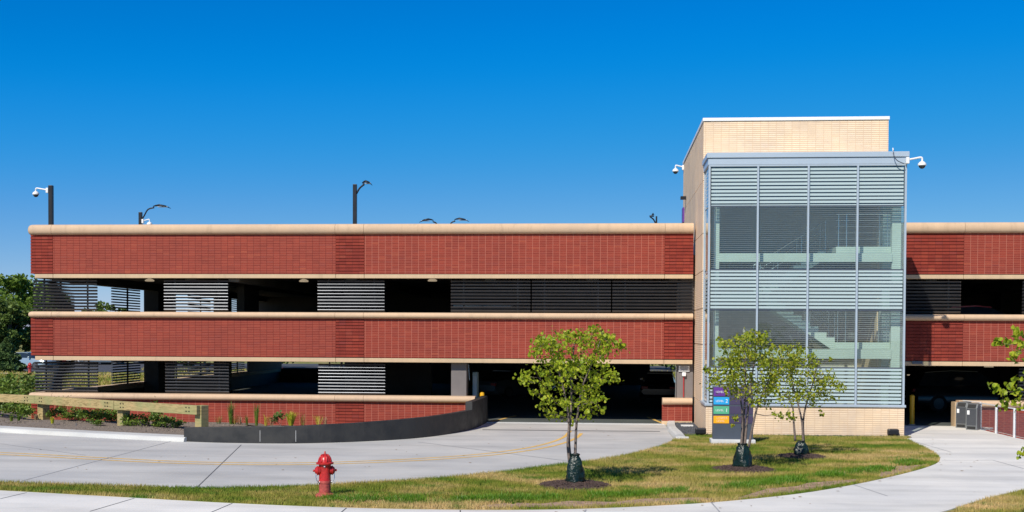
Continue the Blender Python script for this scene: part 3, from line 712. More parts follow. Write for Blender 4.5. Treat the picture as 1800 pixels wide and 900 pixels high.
MB().box(TWX0+.25, TWX1-.25, TWY+.27, 43.4, 8.1, 8.35).build('ceiling', M_conc, T)
# glazed box
GY = 38.27; GX0, GX1 = at(1246, 450, Y=GY).x, at(1591.5, 450, Y=GY).x-.02
MB().box(GX0-.05, GX1+.05, GY-.06, TWY-.004, zgm+.02, zgt-.17).build('roof_trim', M_trim, T, bevel=.01)
MB().box(GX0-.09, GX1+.09, GY-.10, TWY-.004, zgt-.165, zgt).build('roof_trim', M_trim, T, bevel=.01)
MB().box(GX0-.055, GX1+.055, GY-.065, TWY-.006, zgt-.172, zgt-.166).build('trim_joint', M_sign, T)
mull = [at(px, 400, Y=GY).x for px in (1331.5, 1420, 1506.5)]
xsM = [GX0+.03]+mull+[GX1-.03]
bands = [(at(1400, 362, Y=GY).z, zgm, 'f'), (at(1400, 474, Y=GY).z, at(1400, 362, Y=GY).z, 'c'), (at(1400, 545, Y=GY).z, at(1400, 474, Y=GY).z, 'f'), (at(1400, 646, Y=GY).z, at(1400, 545, Y=GY).z, 'c'), (zbase+.03, at(1400, 646, Y=GY).z, 'f')]
for x in mull: MB().box(x-.028, x+.028, GY-.075, GY+.06, zbase+.032, zgm).build('mullion', M_frame, T)
for x in (GX0, GX1): MB().box(x-.03, x+.03, GY-.05, GY+.06, zbase+.032, zgm+.015).build('mullion', M_frame, T)
for x in (GX0, GX1): MB().box(x-.03, x+.03, TWY-.08, TWY-.01, zbase+.032, zgm+.015).build('mullion', M_frame, T)
MB().box(GX0, GX1, GY-.055, GY+.05, zgm-.03, zgm+.018).build('transom', M_frame, T)
for z0, z1, k in bands:
    m = M_frit if k == 'f' else M_glass
    for i in range(4):
        MB().poly([(xsM[i]+.03, GY, z0+.02), (xsM[i+1]-.03, GY, z0+.02), (xsM[i+1]-.03, GY, z1-.02), (xsM[i]+.03, GY, z1-.02)]).build('fritted_glass_pane' if k == 'f' else 'glass_pane', m, T)
    for x in (GX0, GX1): MB().poly([(x, GY+.07, z0+.02), (x, TWY-.09, z0+.02), (x, TWY-.09, z1-.02), (x, GY+.07, z1-.02)]).build('side_glass_pane', m, T)
    if z0 > zbase+.1: MB().box(GX0+.03, GX1-.03, GY-.005, GY+.04, z0-.02, z0+.02).build('transom', M_sign, T)
# inside: steel frame, landings, stair flights, rails
zA, zB_ = at(1400, 445, Y=38.7).z, at(1400, 460.5, Y=38.7).z
zC, zD = at(1400, 613.5, Y=38.7).z, at(1400, 630, Y=38.7).z
xa, xb = at(1255.5, 450, Y=38.8).x, at(1264, 450, Y=38.8).x
MB().box(xa, xb, 38.75, 38.95, 0, zgm).build('steel_column', M_steel, T)
xc, xd = at(1567, 450, Y=38.8).x, at(1580, 450, Y=38.8).x
MB().box(xc, xd+.05, 38.75, 38.98, 0, zgm).build('steel_column', M_steel, T)
MB().box(TWX1-.25, GX1-.06, 39.55, 39.95, 0, zgm).build('steel_column', M_steel, T)
for a, b in ((zB_, zA), (zD, zC)):
    MB().box(xb, xc, 38.7, 38.85, a, b).build('edge_beam', M_steel, T)
xl2 = at(1468, 600, Y=38.9).x
for z0, z1 in ((zA+.003, zA+.22), (zC+.003, zC+.22)):
    MB().box(xl2, xc, 38.9, 40.4, z0, z1).build('landing', M_steel, T)
    MB().box(xb, xl2-.02, 41.0, 43.3, z0, z1-.05).build('floor_slab', M_conc, T)
def flight(x0, z0, x1, z1, y0, y1, nst):
    fl = MB(); dx, dz = (x1-x0)/nst, (z1-z0)/nst
    pr = [(x0, z0-.28), (x0, z0)]
    for k in range(nst): pr += [(x0+dx*k, z0+dz*(k+1)), (x0+dx*(k+1), z0+dz*(k+1))]
    pr += [(x1, z1-.28)]
    for ya, yb in ((y0, y0+.05), (y1-.05, y1)):
        n = len(pr); fl.add([(x, ya, z) for x, z in pr]+[(x, yb, z) for x, z in pr], [tuple(range(n)), tuple(range(2*n-1, n-1, -1))]+[(i, (i+1) % n, n+(i+1) % n, n+i) for i in range(n)])
    f = fl.build('stair_stringer', M_steel, T)
    tr = MB()
    for k in range(nst): tr.box(x0+dx*k, x0+dx*(k+1), y0+.05, y1-.05, z0+dz*(k+1)-.05, z0+dz*(k+1)-.002)
    tr.build('stair_treads', M_steel, T)
    r = MB(); d = Vector((x1-x0, 0, z1-z0))
    for yy in (y0+.06, y1-.06):
        for h in (.5, .75, 1.0): r.tube([(x0, yy, z0+h), (x1, yy, z1+h)], .018 if h == 1.0 else .009, 6)
        for k in range(0, nst+1, 3): r.tube([(x0+dx*k, yy, z0+dz*k), (x0+dx*k, yy, z0+dz*k+1.0)], .014, 6)
    r.build('handrail', M_rail, T)
xm = xb+.6
flight(xl2, zC+.2, at(1335, 546, Y=39.2).x, zC+.2+1.60, 38.95, 40.1, 9)
flight(at(1335, 546, Y=39.2).x, zC+1.8, xl2, zA+.22, 40.7, 41.8, 9)
MB().box(xb, at(1335, 546, Y=39.2).x, 38.95, 41.8, zC+1.62, zC+1.79).build('landing', M_steel, T)
flight(xl2, .05, at(1335, 546, Y=39.2).x, 1.5, 38.95, 40.1, 9)
r = MB()
for z in (zC+.22, zA+.22):
    for px in (1473, 1487, 1545, 1559):
        x = at(px, 450, Y=39).x; r.tube([(x, 38.95, z), (x, 38.95, z+1.05)], .016, 6)
    for h in (.25, .45, .65, .85, 1.05): r.tube([(xl2, 38.95, z+h), (xc, 38.95, z+h)], .008 if h < 1 else .018, 6)
r.build('guard_rail', M_rail, T)
MB().box(xb+1.0, xb+1.75, 38.8, 38.82, 1.2, 2.0).build('inner_screen', M_greyb, T) if False else None
# tower fixtures
pb = at(1201.5, 348, X=TWX0-.1)
MB().box(TWX0-.22, TWX0, pb.y-.12, pb.y+.12, pb.z-.06, pb.z+.06).build('wall_light', M_black, T)
ps = at(1199, 382, X=TWX0-.05)
MB().box(TWX0-.06, TWX0, 49.2, 49.9, ps.z-.25, ps.z+.35).build('wall_sign', M_purple, T)
MB().tube(spline([at(1571, 264, Y=38.3), at(1571, 272, Y=38.05), at(1577, 282, Y=38.05), at(1590, 288, Y=38.05)], 5), .014, 6).build('cable', M_sign, T)
MB().tube([at(1570, 265, Y=38.6), at(1569.5, 260, Y=38.6)], .02, 6).build('cable', M_white, T)

# ------------------------------------------------------------------ security cameras
def seccam(loc, side, arm, label, big=1.0):
    t = thing('security_camera', loc, label, 'camera', 'security cameras on walls and poles')
    x, y, z = loc; s = side
    MB().box(x-.05, x+.05, y-.07, y+.07, z-.12, z+.08).build('mount', M_white, t, bevel=.015)
    MB().tube(spline([(x, y, z), (x+s*arm*.5, y-.02, z+.04), (x+s*arm*.9, y-.03, z+.07), (x+s*arm, y-.03, z+.03), (x+s*arm, y-.03, z-.06)], 4), .03*big, 8).build('arm', M_white, t, smooth=True)
    h = MB().lathe([(.02, .09), (.06, .08), (.12, .02), (.13, -.02), (.125, -.045)], (x+s*arm, y-.03, z-.14), 20).build('housing', M_white, t, smooth='auto')
    MB().lathe([(.10, .02), (.10, -.02), (.07, -.06), (.035, -.08), (.01, -.085)], (x+s*arm, y-.03, z-.20), 18).build('dome', M_cglass, h, smooth=True)
    return t
p = at(1594, 281, Y=38.1); seccam((p.x+.02, p.y, p.z), 1, .44, 'white dome camera on the front right corner of the glass tower')
p = at(1197, 295, Y=50); seccam((TWX0-.02, 49.8, p.z), -1, .32, 'white dome camera on the far left corner of the cream tower')
p = at(87, 334, Y=46); seccam((p.x-.08, 46, p.z), -1, .47, 'white dome camera near the top of the leftmost roof pole')
p = at(249, 389, Y=56); seccam((p.x+.06, 56, p.z+.02), 1, .34, 'small white dome camera under the roof lamp, just above the left coping', .8)
# ------------------------------------------------------------------ roof poles and lamps
def roof_pole(px, ptop, Y, label, heads, w=.09, cat='street lamp', name='roof_lamp'):
    top = at(px, ptop, Y=Y); t = thing(name, (top.x, Y, 6.10), label, cat, 'lamps on the roof deck' if heads else None)
    MB().box(top.x-w, top.x+w, Y-w, Y+w, 6.10, top.z).build('pole', M_black, t, bevel=.01)
    for s, ln, rise in heads:
        x, z = top.x, top.z
        MB().tube(spline([(x+s*w*.8, Y, z-.38), (x+s*(w+.12), Y, z-.15), (x+s*(w+.30), Y, z+rise*.6), (x+s*ln*.45, Y, z+rise)], 4), .035, 8).build('arm', M_black, t, smooth=True)
        h = MB(); x0, x1 = x+s*ln*.42, x+s*ln
        st = [(0, .05, .03), (.12, .10, .05), (.35, .17, .065), (.7, .16, .05), (1, .03, .015)]
        vs = []; n = 10
        for q, wy, hz in st:
            zc = z+rise+.05+.07*math.sin(q*math.pi)-.10*q*q
            for k in range(n):
                a = 2*math.pi*k/n; vs.append((x0+(x1-x0)*q, Y+wy*math.cos(a), zc+hz*math.sin(a)*(1 if math.sin(a) > 0 else .35)))
        fs = [(i*n+k, i*n+(k+1)%n, (i+1)*n+(k+1)%n, (i+1)*n+k) for i in range(len(st)-1) for k in range(n)]+[tuple(range(n)), tuple(range(len(st)*n-1, len(st)*n-n-1, -1))]
        h.add(vs, fs); hh = h.build('lamp_head', M_black, t, smooth=True)
        MB().box(x0+(x1-x0)*.3, x0+(x1-x0)*.85, Y-.10, Y+.10, z+rise+.02, z+rise+.045).build('lens', M_slab, hh)
    return t
roof_pole(89.5, 326, 46, 'square black pole at the left end of the garage roof, without a lamp', [], .08, 'pole', 'camera_pole')
roof_pole(247, 373, 56, 'black roof lamp whose long curved head rises right, left part of roof', [(1, 1.50, .22)], .075)
roof_pole(624, 324, 47, 'tallest black roof lamp, standing above the middle ribbed panel', [(1, .70, .0)], .075)
roof_pole(780, 398, 60, 'twin-headed lamp just peeping over the roof coping', [(-1, 1.25, .25), (1, 1.30, .28)], .075)
pz = roof_pole(1154, 380, 60, 'small black lamp seen end-on above the coping near the cream tower', [(-1, .28, .0)], .04)

# ------------------------------------------------------------------ charcoal ramp wall
def ztop_wall():
    prof = [(325, 751.5), (420, 750), (520, 749), (560, 747), (620, 744), (700, 738), (760, 732), (800, 726), (832, 720)]
    return prof
rw = thing('retaining_wall', wall_plan[0], 'low curved charcoal wall sweeping along the drive up to the garage entrance', 'wall')
tp = ztop_wall(); n = len(wall_plan); vs = []
for i, p in enumerate(wall_plan):
    d = wall_plan[min(i+1, n-1)]-wall_plan[max(i-1, 0)]; d.z = 0; d.normalize(); nr = Vector((-d.y, d.x, 0))
    px = PX(p)[0]
    yv = np.interp(px, [a for a, b in tp], [b for a, b in tp]); zt = at(px, yv, Y=p.y).z
    vs += [Vector((p.x, p.y, -.05)), Vector((p.x, p.y, zt)), Vector((p.x, p.y, zt))+nr*.20, Vector((p.x, p.y, -.05))+nr*.20]
k_end = next(i for i, p in enumerate(wall_plan) if PX(p)[0] > 834)
m = k_end
mb = MB().add(vs[:m*4], [(i*4+k, i*4+(k+1)%4, (i+1)*4+(k+1)%4, (i+1)*4+k) for i in range(m-1) for k in range(4)]+[(0,1,2,3), tuple((m-1)*4+k for k in (3,2,1,0))])
mb.build('curved_wall', M_wallblk, rw, bevel=.012)
# taller end pier
q = wall_plan[m-1:]; vs = []
for i, p in enumerate(q):
    d = q[min(i+1, len(q)-1)]-q[max(i-1, 0)]; d.z = 0; d.normalize(); nr = Vector((-d.y, d.x, 0))
    zt = .93+.03*i/len(q)
    vs += [Vector((p.x, p.y, -.05)), Vector((p.x, p.y, zt)), Vector((p.x, p.y, zt))+nr*.24, Vector((p.x, p.y, -.05))+nr*.24]
mm = len(q)
MB().add(vs, [(i*4+k, i*4+(k+1)%4, (i+1)*4+(k+1)%4, (i+1)*4+k) for i in range(mm-1) for k in range(4)]+[(0,1,2,3), tuple((mm-1)*4+k for k in (3,2,1,0))]).build('end_pier', M_wallblk, rw, bevel=.012)
for px in (449, 528):
    p = min(wall_plan, key=lambda a: abs(PX(a)[0]-px)); MB().box(p.x-.008, p.x+.008, p.y-.004, p.y+.05, .05, .38).build('joint_seal', M_jointl, rw)

# ------------------------------------------------------------------ planting bed between kerb and brick wall
bed = [Vector((p.x, p.y, 0)) for p in kl]; 
b1 = offs(kl, .72); ws = [p for p in wall_plan if p.x < -5.8]; b2 = offs(ws, .15)
bm_ = MB(); front = b1+b2; vs = []; nr_ = 6
for p in front:
    for k in range(nr_):
        t = k/(nr_-1); yb = max(FY-.01, p.y+.1) if p.x > XL-.3 else p.y+5.5
        y = p.y+(yb-p.y)*t
        z0_, z1_ = (.115, -.12) if p.x < -12.4 else (.06, -.30)
        dip = max(0, (y-40.3)/2.7) if XL < p.x < -6 else 0
        vs.append((p.x, y, z0_+(z1_-z0_)*dip+ (random.uniform(-.02, .03) if 0 < k < nr_-1 else 0)))
fs = [(i*nr_+k, (i+1)*nr_+k, (i+1)*nr_+k+1, i*nr_+k+1) for i in range(len(front)-1) for k in range(nr_-1)]
bm_.add(vs, fs)
struct('planting_bed', bm_, M_bedsoil)
def bed_pebbles(): 
    mb = MB(); pebbles(mb, [tuple(p.xy) for p in b1]+[(-12.4, 40.2), (XL, 40.2), (XL-8, 46)], 2200, .10); return mb
gv = [gr(1178, 745), Vector((3.24, 43.0, 0)), Vector((3.24, 38.1, 0)), gr(1190, 770)]
gm = MB()
def pebbles(mb, poly, n, z):
    xs = np.array([p[0] for p in poly]); ys = np.array([p[1] for p in poly]); c = 0
    while c < n:
        x = rng.uniform(xs.min(), xs.max(), n); y = rng.uniform(ys.min(), ys.max(), n); k = inside([tuple(p[:2]) for p in poly], x, y)
        for a, b in zip(x[k], y[k]):
            r = random.uniform(.02, .045); t = random.uniform(0, 3)
            mb.add([(a+r*math.cos(t), b+r*math.sin(t), z), (a+r*math.cos(t+2), b+r*math.sin(t+2), z), (a+r*math.cos(t+4), b+r*math.sin(t+4), z), (a, b, z+r*1.1)], [(0,1,3),(1,2,3),(2,0,3)]); c += 1
            if c >= n: break
tag(bed_pebbles().build('bed_litter', M_bedsoil), 'grey-brown stones and bark litter in the bed behind the left kerb', 'gravel', kind='stuff')
gm.prism([(p.x, p.y) for p in gv], -.02, .05); gpoly = [tuple(p.xy) for p in gv]; pebbles(gm, gpoly, 2200, .045)
gm.box(3.3, 9.64, 38.02, 38.19, -.02, .045); pebbles(gm, [(3.3, 38.0), (9.64, 38.0), (9.64, 38.2), (3.3, 38.2)], 900, .04)
tag(gm.build('gravel', M_gravel), 'dark crushed gravel between the drive kerb and the cream tower', 'gravel', kind='stuff')
def slab(px, py, w, d, label):
    p = gr(px, py); tag(MB().box(p.x-w/2, p.x+w/2, p.y-d/2, p.y+d/2, .02, .11).build('splash_block', M_slab, bevel=.01), label, 'concrete block')
slab(1207.5, 752.5, .42, .30, 'pale concrete slab lying on the dark gravel'); slab(1199, 774, .40, .20, 'pale concrete slab at the edge of the grass by the kerb')

# ------------------------------------------------------------------ timber guard rail
GR = [at(-260, 690, Y=45.6), at(63, 699, Y=41.2), at(203, 708, Y=38.4), at(349, 717, Y=36.3)]
tg = thing('guard_rail', (GR[2].x, GR[2].y, .15), 'weathered timber guard rail on square posts behind the left kerb', 'guard rail')
GR = [Vector((p.x, p.y, .93)) for p in GR]
for i in range(3):
    a, b = GR[i], GR[i+1]; d = (b-a).normalized(); s = Vector((d.y, -d.x, 0))
    bb = MB().obox(a+d*.01-Vector((0,0,.14)), b-d*.01-Vector((0,0,.14)), .14, .29).build('beam', M_wood, tg, bevel=.008)
    bo = MB()
    for base, sg in ((a, 1), (b, -1)):
        for u in (.36, .50):
            for v in (-.07, -.19):
                c = base+d*sg*u+s*.072+Vector((0,0,v)); c2 = c+s*.012
                bo.tube([c, c2], .022, 8)
    bo.build('bolts', M_black, bb)
for i in range(4):
    a = GR[i]; d = (GR[min(i+1, 3)]-GR[max(i-1, 0)]).normalized(); s = Vector((d.y, -d.x, 0)); c = a-s*.23+d*(-.12 if i == 3 else .12)
    MB().obox(Vector((c.x, c.y, -.1)), Vector((c.x, c.y, .90 if i < 3 else .93)), .30, .30, up=s).build('post', M_wood, tg, bevel=.01)

# ------------------------------------------------------------------ fire hydrants
def hydrant(loc, label, sc=1.0):
    t = thing('fire_hydrant', (0,0,0), label, 'fire hydrant', 'fire hydrants')
    MB().lathe([(.17, 0), (.19, .01), (.19, .05), (.175, .07), (.135, .075), (.115, .09)], n=28).build('base_flange', M_redmat, t, smooth='auto', world=False)
    MB().lathe([(.113, .09), (.113, .27), (.122, .275), (.125, .30), (.122, .325)], n=28).build('lower_barrel', M_redmat, t, smooth='auto', world=False)
    body = MB().lathe([(.118, .325), (.115, .34), (.112, .50), (.114, .60), (.12, .62), (.12, .64)], n=28).build('barrel', M_red, t, smooth='auto', world=False)
    pr = [(.12, .64), (.165, .645), (.172, .66), (.17, .675), (.13, .69), (.122, .72), (.11, .76), (.085, .80), (.05, .83), (.03, .84)]
    bn = MB().lathe(pr, n=32).build('bonnet', M_red, t, smooth='auto', world=False)
    rb = MB()
    for k in range(8):
        a = 2*math.pi*k/8+.2; pts = [(r*1.02*math.cos(a), r*1.02*math.sin(a), z) for r, z in pr[4:9]]; rb.tube(pts, .013, 6)
    rb.build('ribs', M_red, bn, smooth=True, world=False)
    MB().lathe([(.03, .835), (.028, .85), (.018, .853), (.018, .885), (.0165, .89)], n=5).build('operating_nut', M_redmat, bn, world=False)
    for s in (-1, 1):
        pf = [(.085, .09), (.085, .135), (.092, .137), (.092, .15), (.078, .155), (.066, .175), (.048, .19), (.022, .196), (.022, .225), (.02, .23)]
        MB().lathe([(r, s*x) for r, x in pf], (0, 0, .52), 20, 'x').build('side_nozzle', M_red, t, smooth='auto', world=False)
        MB().tube(spline([(s*.17, -.05, .47), (s*.178, -.06, .40), (s*.16, -.07, .34), (s*.12, -.07, .29), (s*.10, -.075, .31)], 5), .009, 6).build('chain', M_rail, t, smooth=True, world=False)
    MB().lathe([(.095, .09), (.095, .15), (.085, .165), (.03, .18), (.028, .21)], (0, 0, .49), 20, 'y').build('pumper_nozzle', M_red, t, smooth='auto', world=False)
    MB().box(-.035, -.012, -.135, -.118, .60, .625).build('tag', M_white, t, world=False)
    t.location = loc; t.scale = (sc,)*3; return t
h0 = gr(571, 874, .035); H1 = hydrant(h0, 'glossy red fire hydrant with side caps on the grass strip by the driveway'); H1.rotation_euler.z = .35
h2 = gr(52.5, 657); H2 = copy_tree(H1); H2['label'] = 'far-off red fire hydrant beside the conifer at the left edge'; H2.location = h2; H2.rotation_euler.z = 1.2

# ------------------------------------------------------------------ monument sign
sx0, sx1 = at(1253.5, 730, Y=35.0).x, at(1324, 730, Y=35.0).x; zst = at(1290, 680, Y=35.0).z; zsb = at(1290, 772, Y=35).z
sg = thing('level_sign', ((sx0+sx1)/2, 35, 0), 'slate monument sign with purple, blue, green and orange level panels', 'sign')
MB().box(sx0-.06, sx1+.06, 34.85, 35.45, 0, zsb-.005).build('plinth', M_slab, sg, bevel=.015)
MB().box(sx0, sx1, 35.0, 35.30, zsb, zst).build('slab', M_sign, sg, bevel=.006)
def litter_(pts, n, z, sp):
    mb = MB()
    for _ in range(n):
        c = random.choice(pts)+Vector((random.gauss(0, sp), random.gauss(0, sp*.6), 0)); a = random.uniform(0, 6.28); l = random.uniform(.02, .05)
        u = Vector((math.cos(a), math.sin(a), 0))*l; v = Vector((-math.sin(a), math.cos(a), .3))*l*.6
        mb.poly([Vector((c.x, c.y, z))-u, Vector((c.x, c.y, z))+v, Vector((c.x, c.y, z))+u, Vector((c.x, c.y, z+.01))-v])
    return mb
def text(body, x, z, size, y, mat, parent, name='lettering', align='LEFT'):
    cu = bpy.data.curves.new('txt', 'FONT'); cu.body = body; cu.size = size; cu.extrude = .002; cu.align_x = align; cu.space_character = 1.1
    o = bpy.data.objects.new('txt', cu); COL.objects.link(o)
    dg = bpy.context.evaluated_depsgraph_get(); me = bpy.data.meshes.new_from_object(o.evaluated_get(dg)); bpy.data.objects.remove(o)
    me.transform(Matrix.Translation(Vector((x, y, z))-WL[parent.name]) @ Matrix.Rotation(math.pi/2, 4, 'X'))
    q = bpy.data.objects.new(name, me); COL.objects.link(q); q.parent = parent; me.materials.clear(); me.materials.append(mat); return q
rows = [(681, 696, M_purple, 'LEVEL', '3'), (698, 711, M_blue, 'LEVEL', '2'), (714, 727.5, M_green, 'LEVEL', '1'), (731, 744, M_orange, 'LOWER\nLEVEL', '')]
px0, px1 = sx0+.01, at(1281.5, 730, Y=35).x
for a, b, m, w, num in rows:
    za, zb = at(1268, a, Y=35).z, at(1268, b, Y=35).z
    pn = MB().box(px0, px1, 34.985, 34.998, zb, za).build('level_panel', m, sg)
    MB().box(px1+.02, sx1-.01, 34.99, 34.998, zb, za).build('side_panel', M_signp, sg)
    zm = (za+zb)/2
    if num:
        text(w, px0+.06, zm-.035, .085, 34.98, M_text, pn); text(num, px1-.11, zm-.055, .15, 34.98, M_text, pn, 'numeral')
    else: text(w, px0+.09, zm+.015, .085, 34.98, M_textp, pn)

# ------------------------------------------------------------------ bins, bollards, railing, floodlights
def bin_(loc, label, rz):
    t = thing('litter_bin', (0,0,0), label, 'bin', 'grey litter bins beside the railing')
    w, d, h = .19, .24, .90
    MB().prism([(-w+.01,-d),(w-.01,-d),(w,-d+.02),(w,d-.02),(w-.02,d),(-w+.02,d),(-w,d-.02),(-w,-d+.02)], 0, h-.16).build('body', M_bin, t, world=False, bevel=.008)
    MB().box(-w+.035, w-.035, -d-.012, -d-.002, .16, h-.18).build('front_panel', M_bind, t, world=False)
    MB().box(-w+.05, w-.05, -d-.008, -d-.003, .03, .12).build('foot_recess', M_tyre, t, world=False)
    top = MB(); top.add([(-w,-d,h-.16),(w,-d,h-.16),(w,d,h-.16),(-w,d,h-.16),(-w,-d+.10,h-.02),(w,-d+.10,h-.02),(w,d,h),(-w,d,h)], [(0,3,2,1),(4,5,6,7),(0,1,5,4),(1,2,6,5),(2,3,7,6),(3,0,4,7)])
    top.build('hood', M_bin, t, world=False, bevel=.01)
    MB().add([(-w+.05,-d-.01,h-.155),(w-.05,-d-.01,h-.155),(w-.05,-d+.082,h-.03),(-w+.05,-d+.082,h-.03)], [(0,1,2,3)]).build('opening', M_tyre, t, world=False)
    MB().box(-w+.05, -w+.13, -d-.016, -d-.0125, .52, .66).build('sticker', M_white, t, world=False)
    t.location = loc; t.rotation_euler.z = rz; return t
b0 = Vector((at(1694, 700, Y=42.5).x, 42.5, .03)); b1_ = gr(1711.5, 755, .03)
B1 = bin_(b1_, 'front grey bin next to the first white railing post', -.62)
B2 = copy_tree(B1); B2.location = b0; B2['label'] = 'rear grey bin against the end of the low brick wall'
def bollard(loc, label, h):
    t = thing('bollard', (0,0,0), label, 'bollard', 'yellow bollards at the garage entrances')
    MB().lathe([(.085, 0), (.085, h-.05), (.078, h-.02), (.05, h), (.01, h+.012)], n=20).build('post', M_yel, t, smooth='auto', world=False)
    MB().lathe([(.12, 0), (.12, .012), (.09, .014)], n=20).build('base_ring', M_slab, t, world=False)
    t.location = loc; return t
p = at(1603, 737, Y=43.95); K1 = bollard((p.x, p.y, .012), 'yellow bollard inside the right entrance next to the tower', 1.07)
K2 = copy_tree(K1); p = at(847.5, 700, Y=44.2); K2.location = (p.x, 44.2, .012); K2.scale.z = .97; K2['label'] = 'yellow bollard peeping over the charcoal wall end at the drive entrance'
# railing
rp_ = [gr(1723, 755, .03), gr(1751, 761.5, .03), gr(1783, 769, .03)]
dv = rp_[2]-rp_[1]; rp_ += [rp_[2]+dv*.98, rp_[2]+dv*1.96, rp_[2]+dv*2.94]
ra = thing('railing', rp_[0], 'white posted railing with dark wire mesh panels above the sunken path', 'railing')
for i, p in enumerate(rp_):
    MB().box(p.x-.035, p.x+.035, p.y-.035, p.y+.035, -.1, .93).build('post', M_white, ra)
for i in range(len(rp_)-1):
    a, b = rp_[i], rp_[i+1]; d = (b-a).normalized()
    MB().obox(Vector((a.x, a.y, .94))+d*.04, Vector((b.x, b.y, .94))-d*.04, .03, .035).build('top_rail', M_white, ra)
    MB().obox(Vector((a.x, a.y, .47))+d*.037, Vector((b.x, b.y, .47))-d*.037, .012, .74).build('mesh_panel', M_mesh, ra)
    MB().obox(Vector((a.x, a.y, .085))+d*.04, Vector((b.x, b.y, .085))-d*.04, .02, .02).build('bottom_rail', M_rail, ra)
a = at(1692, 700, Y=42.9); MB().tube([(a.x, 42.85, .95), (rp_[0].x, rp_[0].y, .955)], .02, 6).build('top_rail', M_white, ra)
def flood(px, py, label):
    p = gr(px, py, .04); t = thing('floodlight', p, label, 'floodlight', 'black ground floodlights against the tower base')
    MB().box(p.x-.17, p.x+.17, p.y-.08, p.y+.12, .09, .29).build('housing', M_black, t, bevel=.04)
    MB().tube([(p.x, p.y, .0), (p.x, p.y, .12)], .03, 8).build('stem', M_black, t)
flood(1570, 768, 'black ground floodlight at the right foot of the cream base wall')
flood(1231.5, 766, 'black ground floodlight beside the dark gravel left of the sign')

# ------------------------------------------------------------------ plants
def leaves(name, cen, size, nrm_up, mat, parent=None, fold=True, off=None, jit=.35):
    """one mesh of heart-shaped leaves; cen (n,3)"""
    n = len(cen); cen = np.asarray(cen, float)
    if off is not None: cen = cen-np.array(off)
    nr = rng.normal(size=(n, 3)); nr /= np.linalg.norm(nr, axis=1)[:, None]; nr[:, 2] = np.abs(nr[:, 2])*.8+nrm_up; nr /= np.linalg.norm(nr, axis=1)[:, None]
    t = rng.normal(size=(n, 3)); t -= (t*nr).sum(1)[:, None]*nr; t /= np.linalg.norm(t, axis=1)[:, None]; b = np.cross(nr, t)
    s = size*rng.uniform(1-jit, 1+jit, n)[:, None]
    shp = [(0, -.42, 0), (.42, -.30, .10), (.45, .08, .12), (0, .58, -.05), (-.45, .08, .12), (-.42, -.30, .10)]
    V = np.stack([cen+(t*x+b*y+nr*z)*s for x, y, z in shp], 1).reshape(-1, 3)
    k = 6; me = bpy.data.meshes.new(name); me.vertices.add(n*k); me.vertices.foreach_set('co', V.ravel().astype(np.float32))
    idx = (np.arange(n)[:, None]*k+np.array([0, 1, 2, 3, 0, 3, 4, 5])).ravel().astype(np.int32)
    me.loops.add(len(idx)); me.loops.foreach_set('vertex_index', idx)
    me.polygons.add(n*2); me.polygons.foreach_set('loop_start', np.arange(0, n*8, 4, dtype=np.int32)); me.polygons.foreach_set('loop_total', np.full(n*2, 4, dtype=np.int32))
    me.materials.append(mat); me.update(calc_edges=True)
    o = bpy.data.objects.new(name, me); COL.objects.link(o); o.parent = parent; return o
def photo_tree(base, poly, stems, label, mat, nclump, lpc, lsz, extra=(), depth=.85, crad=.13, group='young redbud trees on the lawn'):
    t = thing('redbud_tree', (base.x, base.y, .03), label, 'tree', group)
    Y = base.y; xs = [p[0] for p in poly]; ys = [p[1] for p in poly]; cx = (min(xs)+max(xs))/2; hw = (max(xs)-min(xs))/2
    cl = []
    P = [tuple(p) for p in poly]
    while len(cl) < nclump:
        x, y = random.uniform(min(xs), max(xs)), random.uniform(min(ys), max(ys))
        if not inside(P, np.array([x]), np.array([y]))[0]: continue
        if y > min(ys)+.42*(max(ys)-min(ys)) and random.random() < .28: continue
        w = at(x, y, Y=Y); dd = depth*math.sqrt(max(.1, 1-((x-cx)/hw)**2))
        c = at(x, y, Y=Y+random.uniform(-dd, dd))
        if any((c-q[0]).length < .10 for q in cl): continue
        cl.append((c, crad))
    for x, y, r_ in extra: cl.append((at(x, y, Y=Y+random.uniform(-.3, .3)), r_))
    wood_ = MB(); nodes = []
    for st in stems:
        pts = [at(x, y, Y=Y+dy) for x, y, dy in st]; pts[0].z = max(0.02, pts[0].z)
        sp_pts = spline(pts, 6); n = len(sp_pts)
        wood_.tube(sp_pts, [.033*(1-.75*i/n) for i in range(n)], 8)
        nodes += [(p, .024*(1-.75*i/n)) for i, p in enumerate(sp_pts) if i > n*.33]
    L = []
    cl.sort(key=lambda c: min((c[0]-n_[0]).length for n_ in nodes))
    for c, r_ in cl:
        cand = [(n_, (c-n_[0]).length+.9*max(0, n_[0].z-c.z+.12)) for n_ in nodes]
        (np_, nr2), _ = min(cand, key=lambda k: k[1])
        mid = (np_+c)/2+Vector((0, 0, -.04))*((c-np_).length)+Vector((random.uniform(-.05, .05), random.uniform(-.05, .05), random.uniform(-.03, .03)))*(c-np_).length*2
        br = spline([np_, mid, c], 4); r0 = min(nr2*.7, .012)
        wood_.tube(br, [max(.0035, r0*(1-.7*i/len(br))) for i in range(len(br))], 5)
        nodes += [(p, max(.004, r0*.7)) for p in br[3:]]
        for _ in range(int(lpc*random.uniform(.5, 1.5))):
            v = Vector((random.gauss(0, 1), random.gauss(0, 1), random.gauss(0, .75)))*r_*.55
            L.append(c+v)
    wood_.build('trunk', M_bark, t, smooth=True)
    leaves('crown', L, lsz, .0, mat, t, off=WL[t.name])
    return t
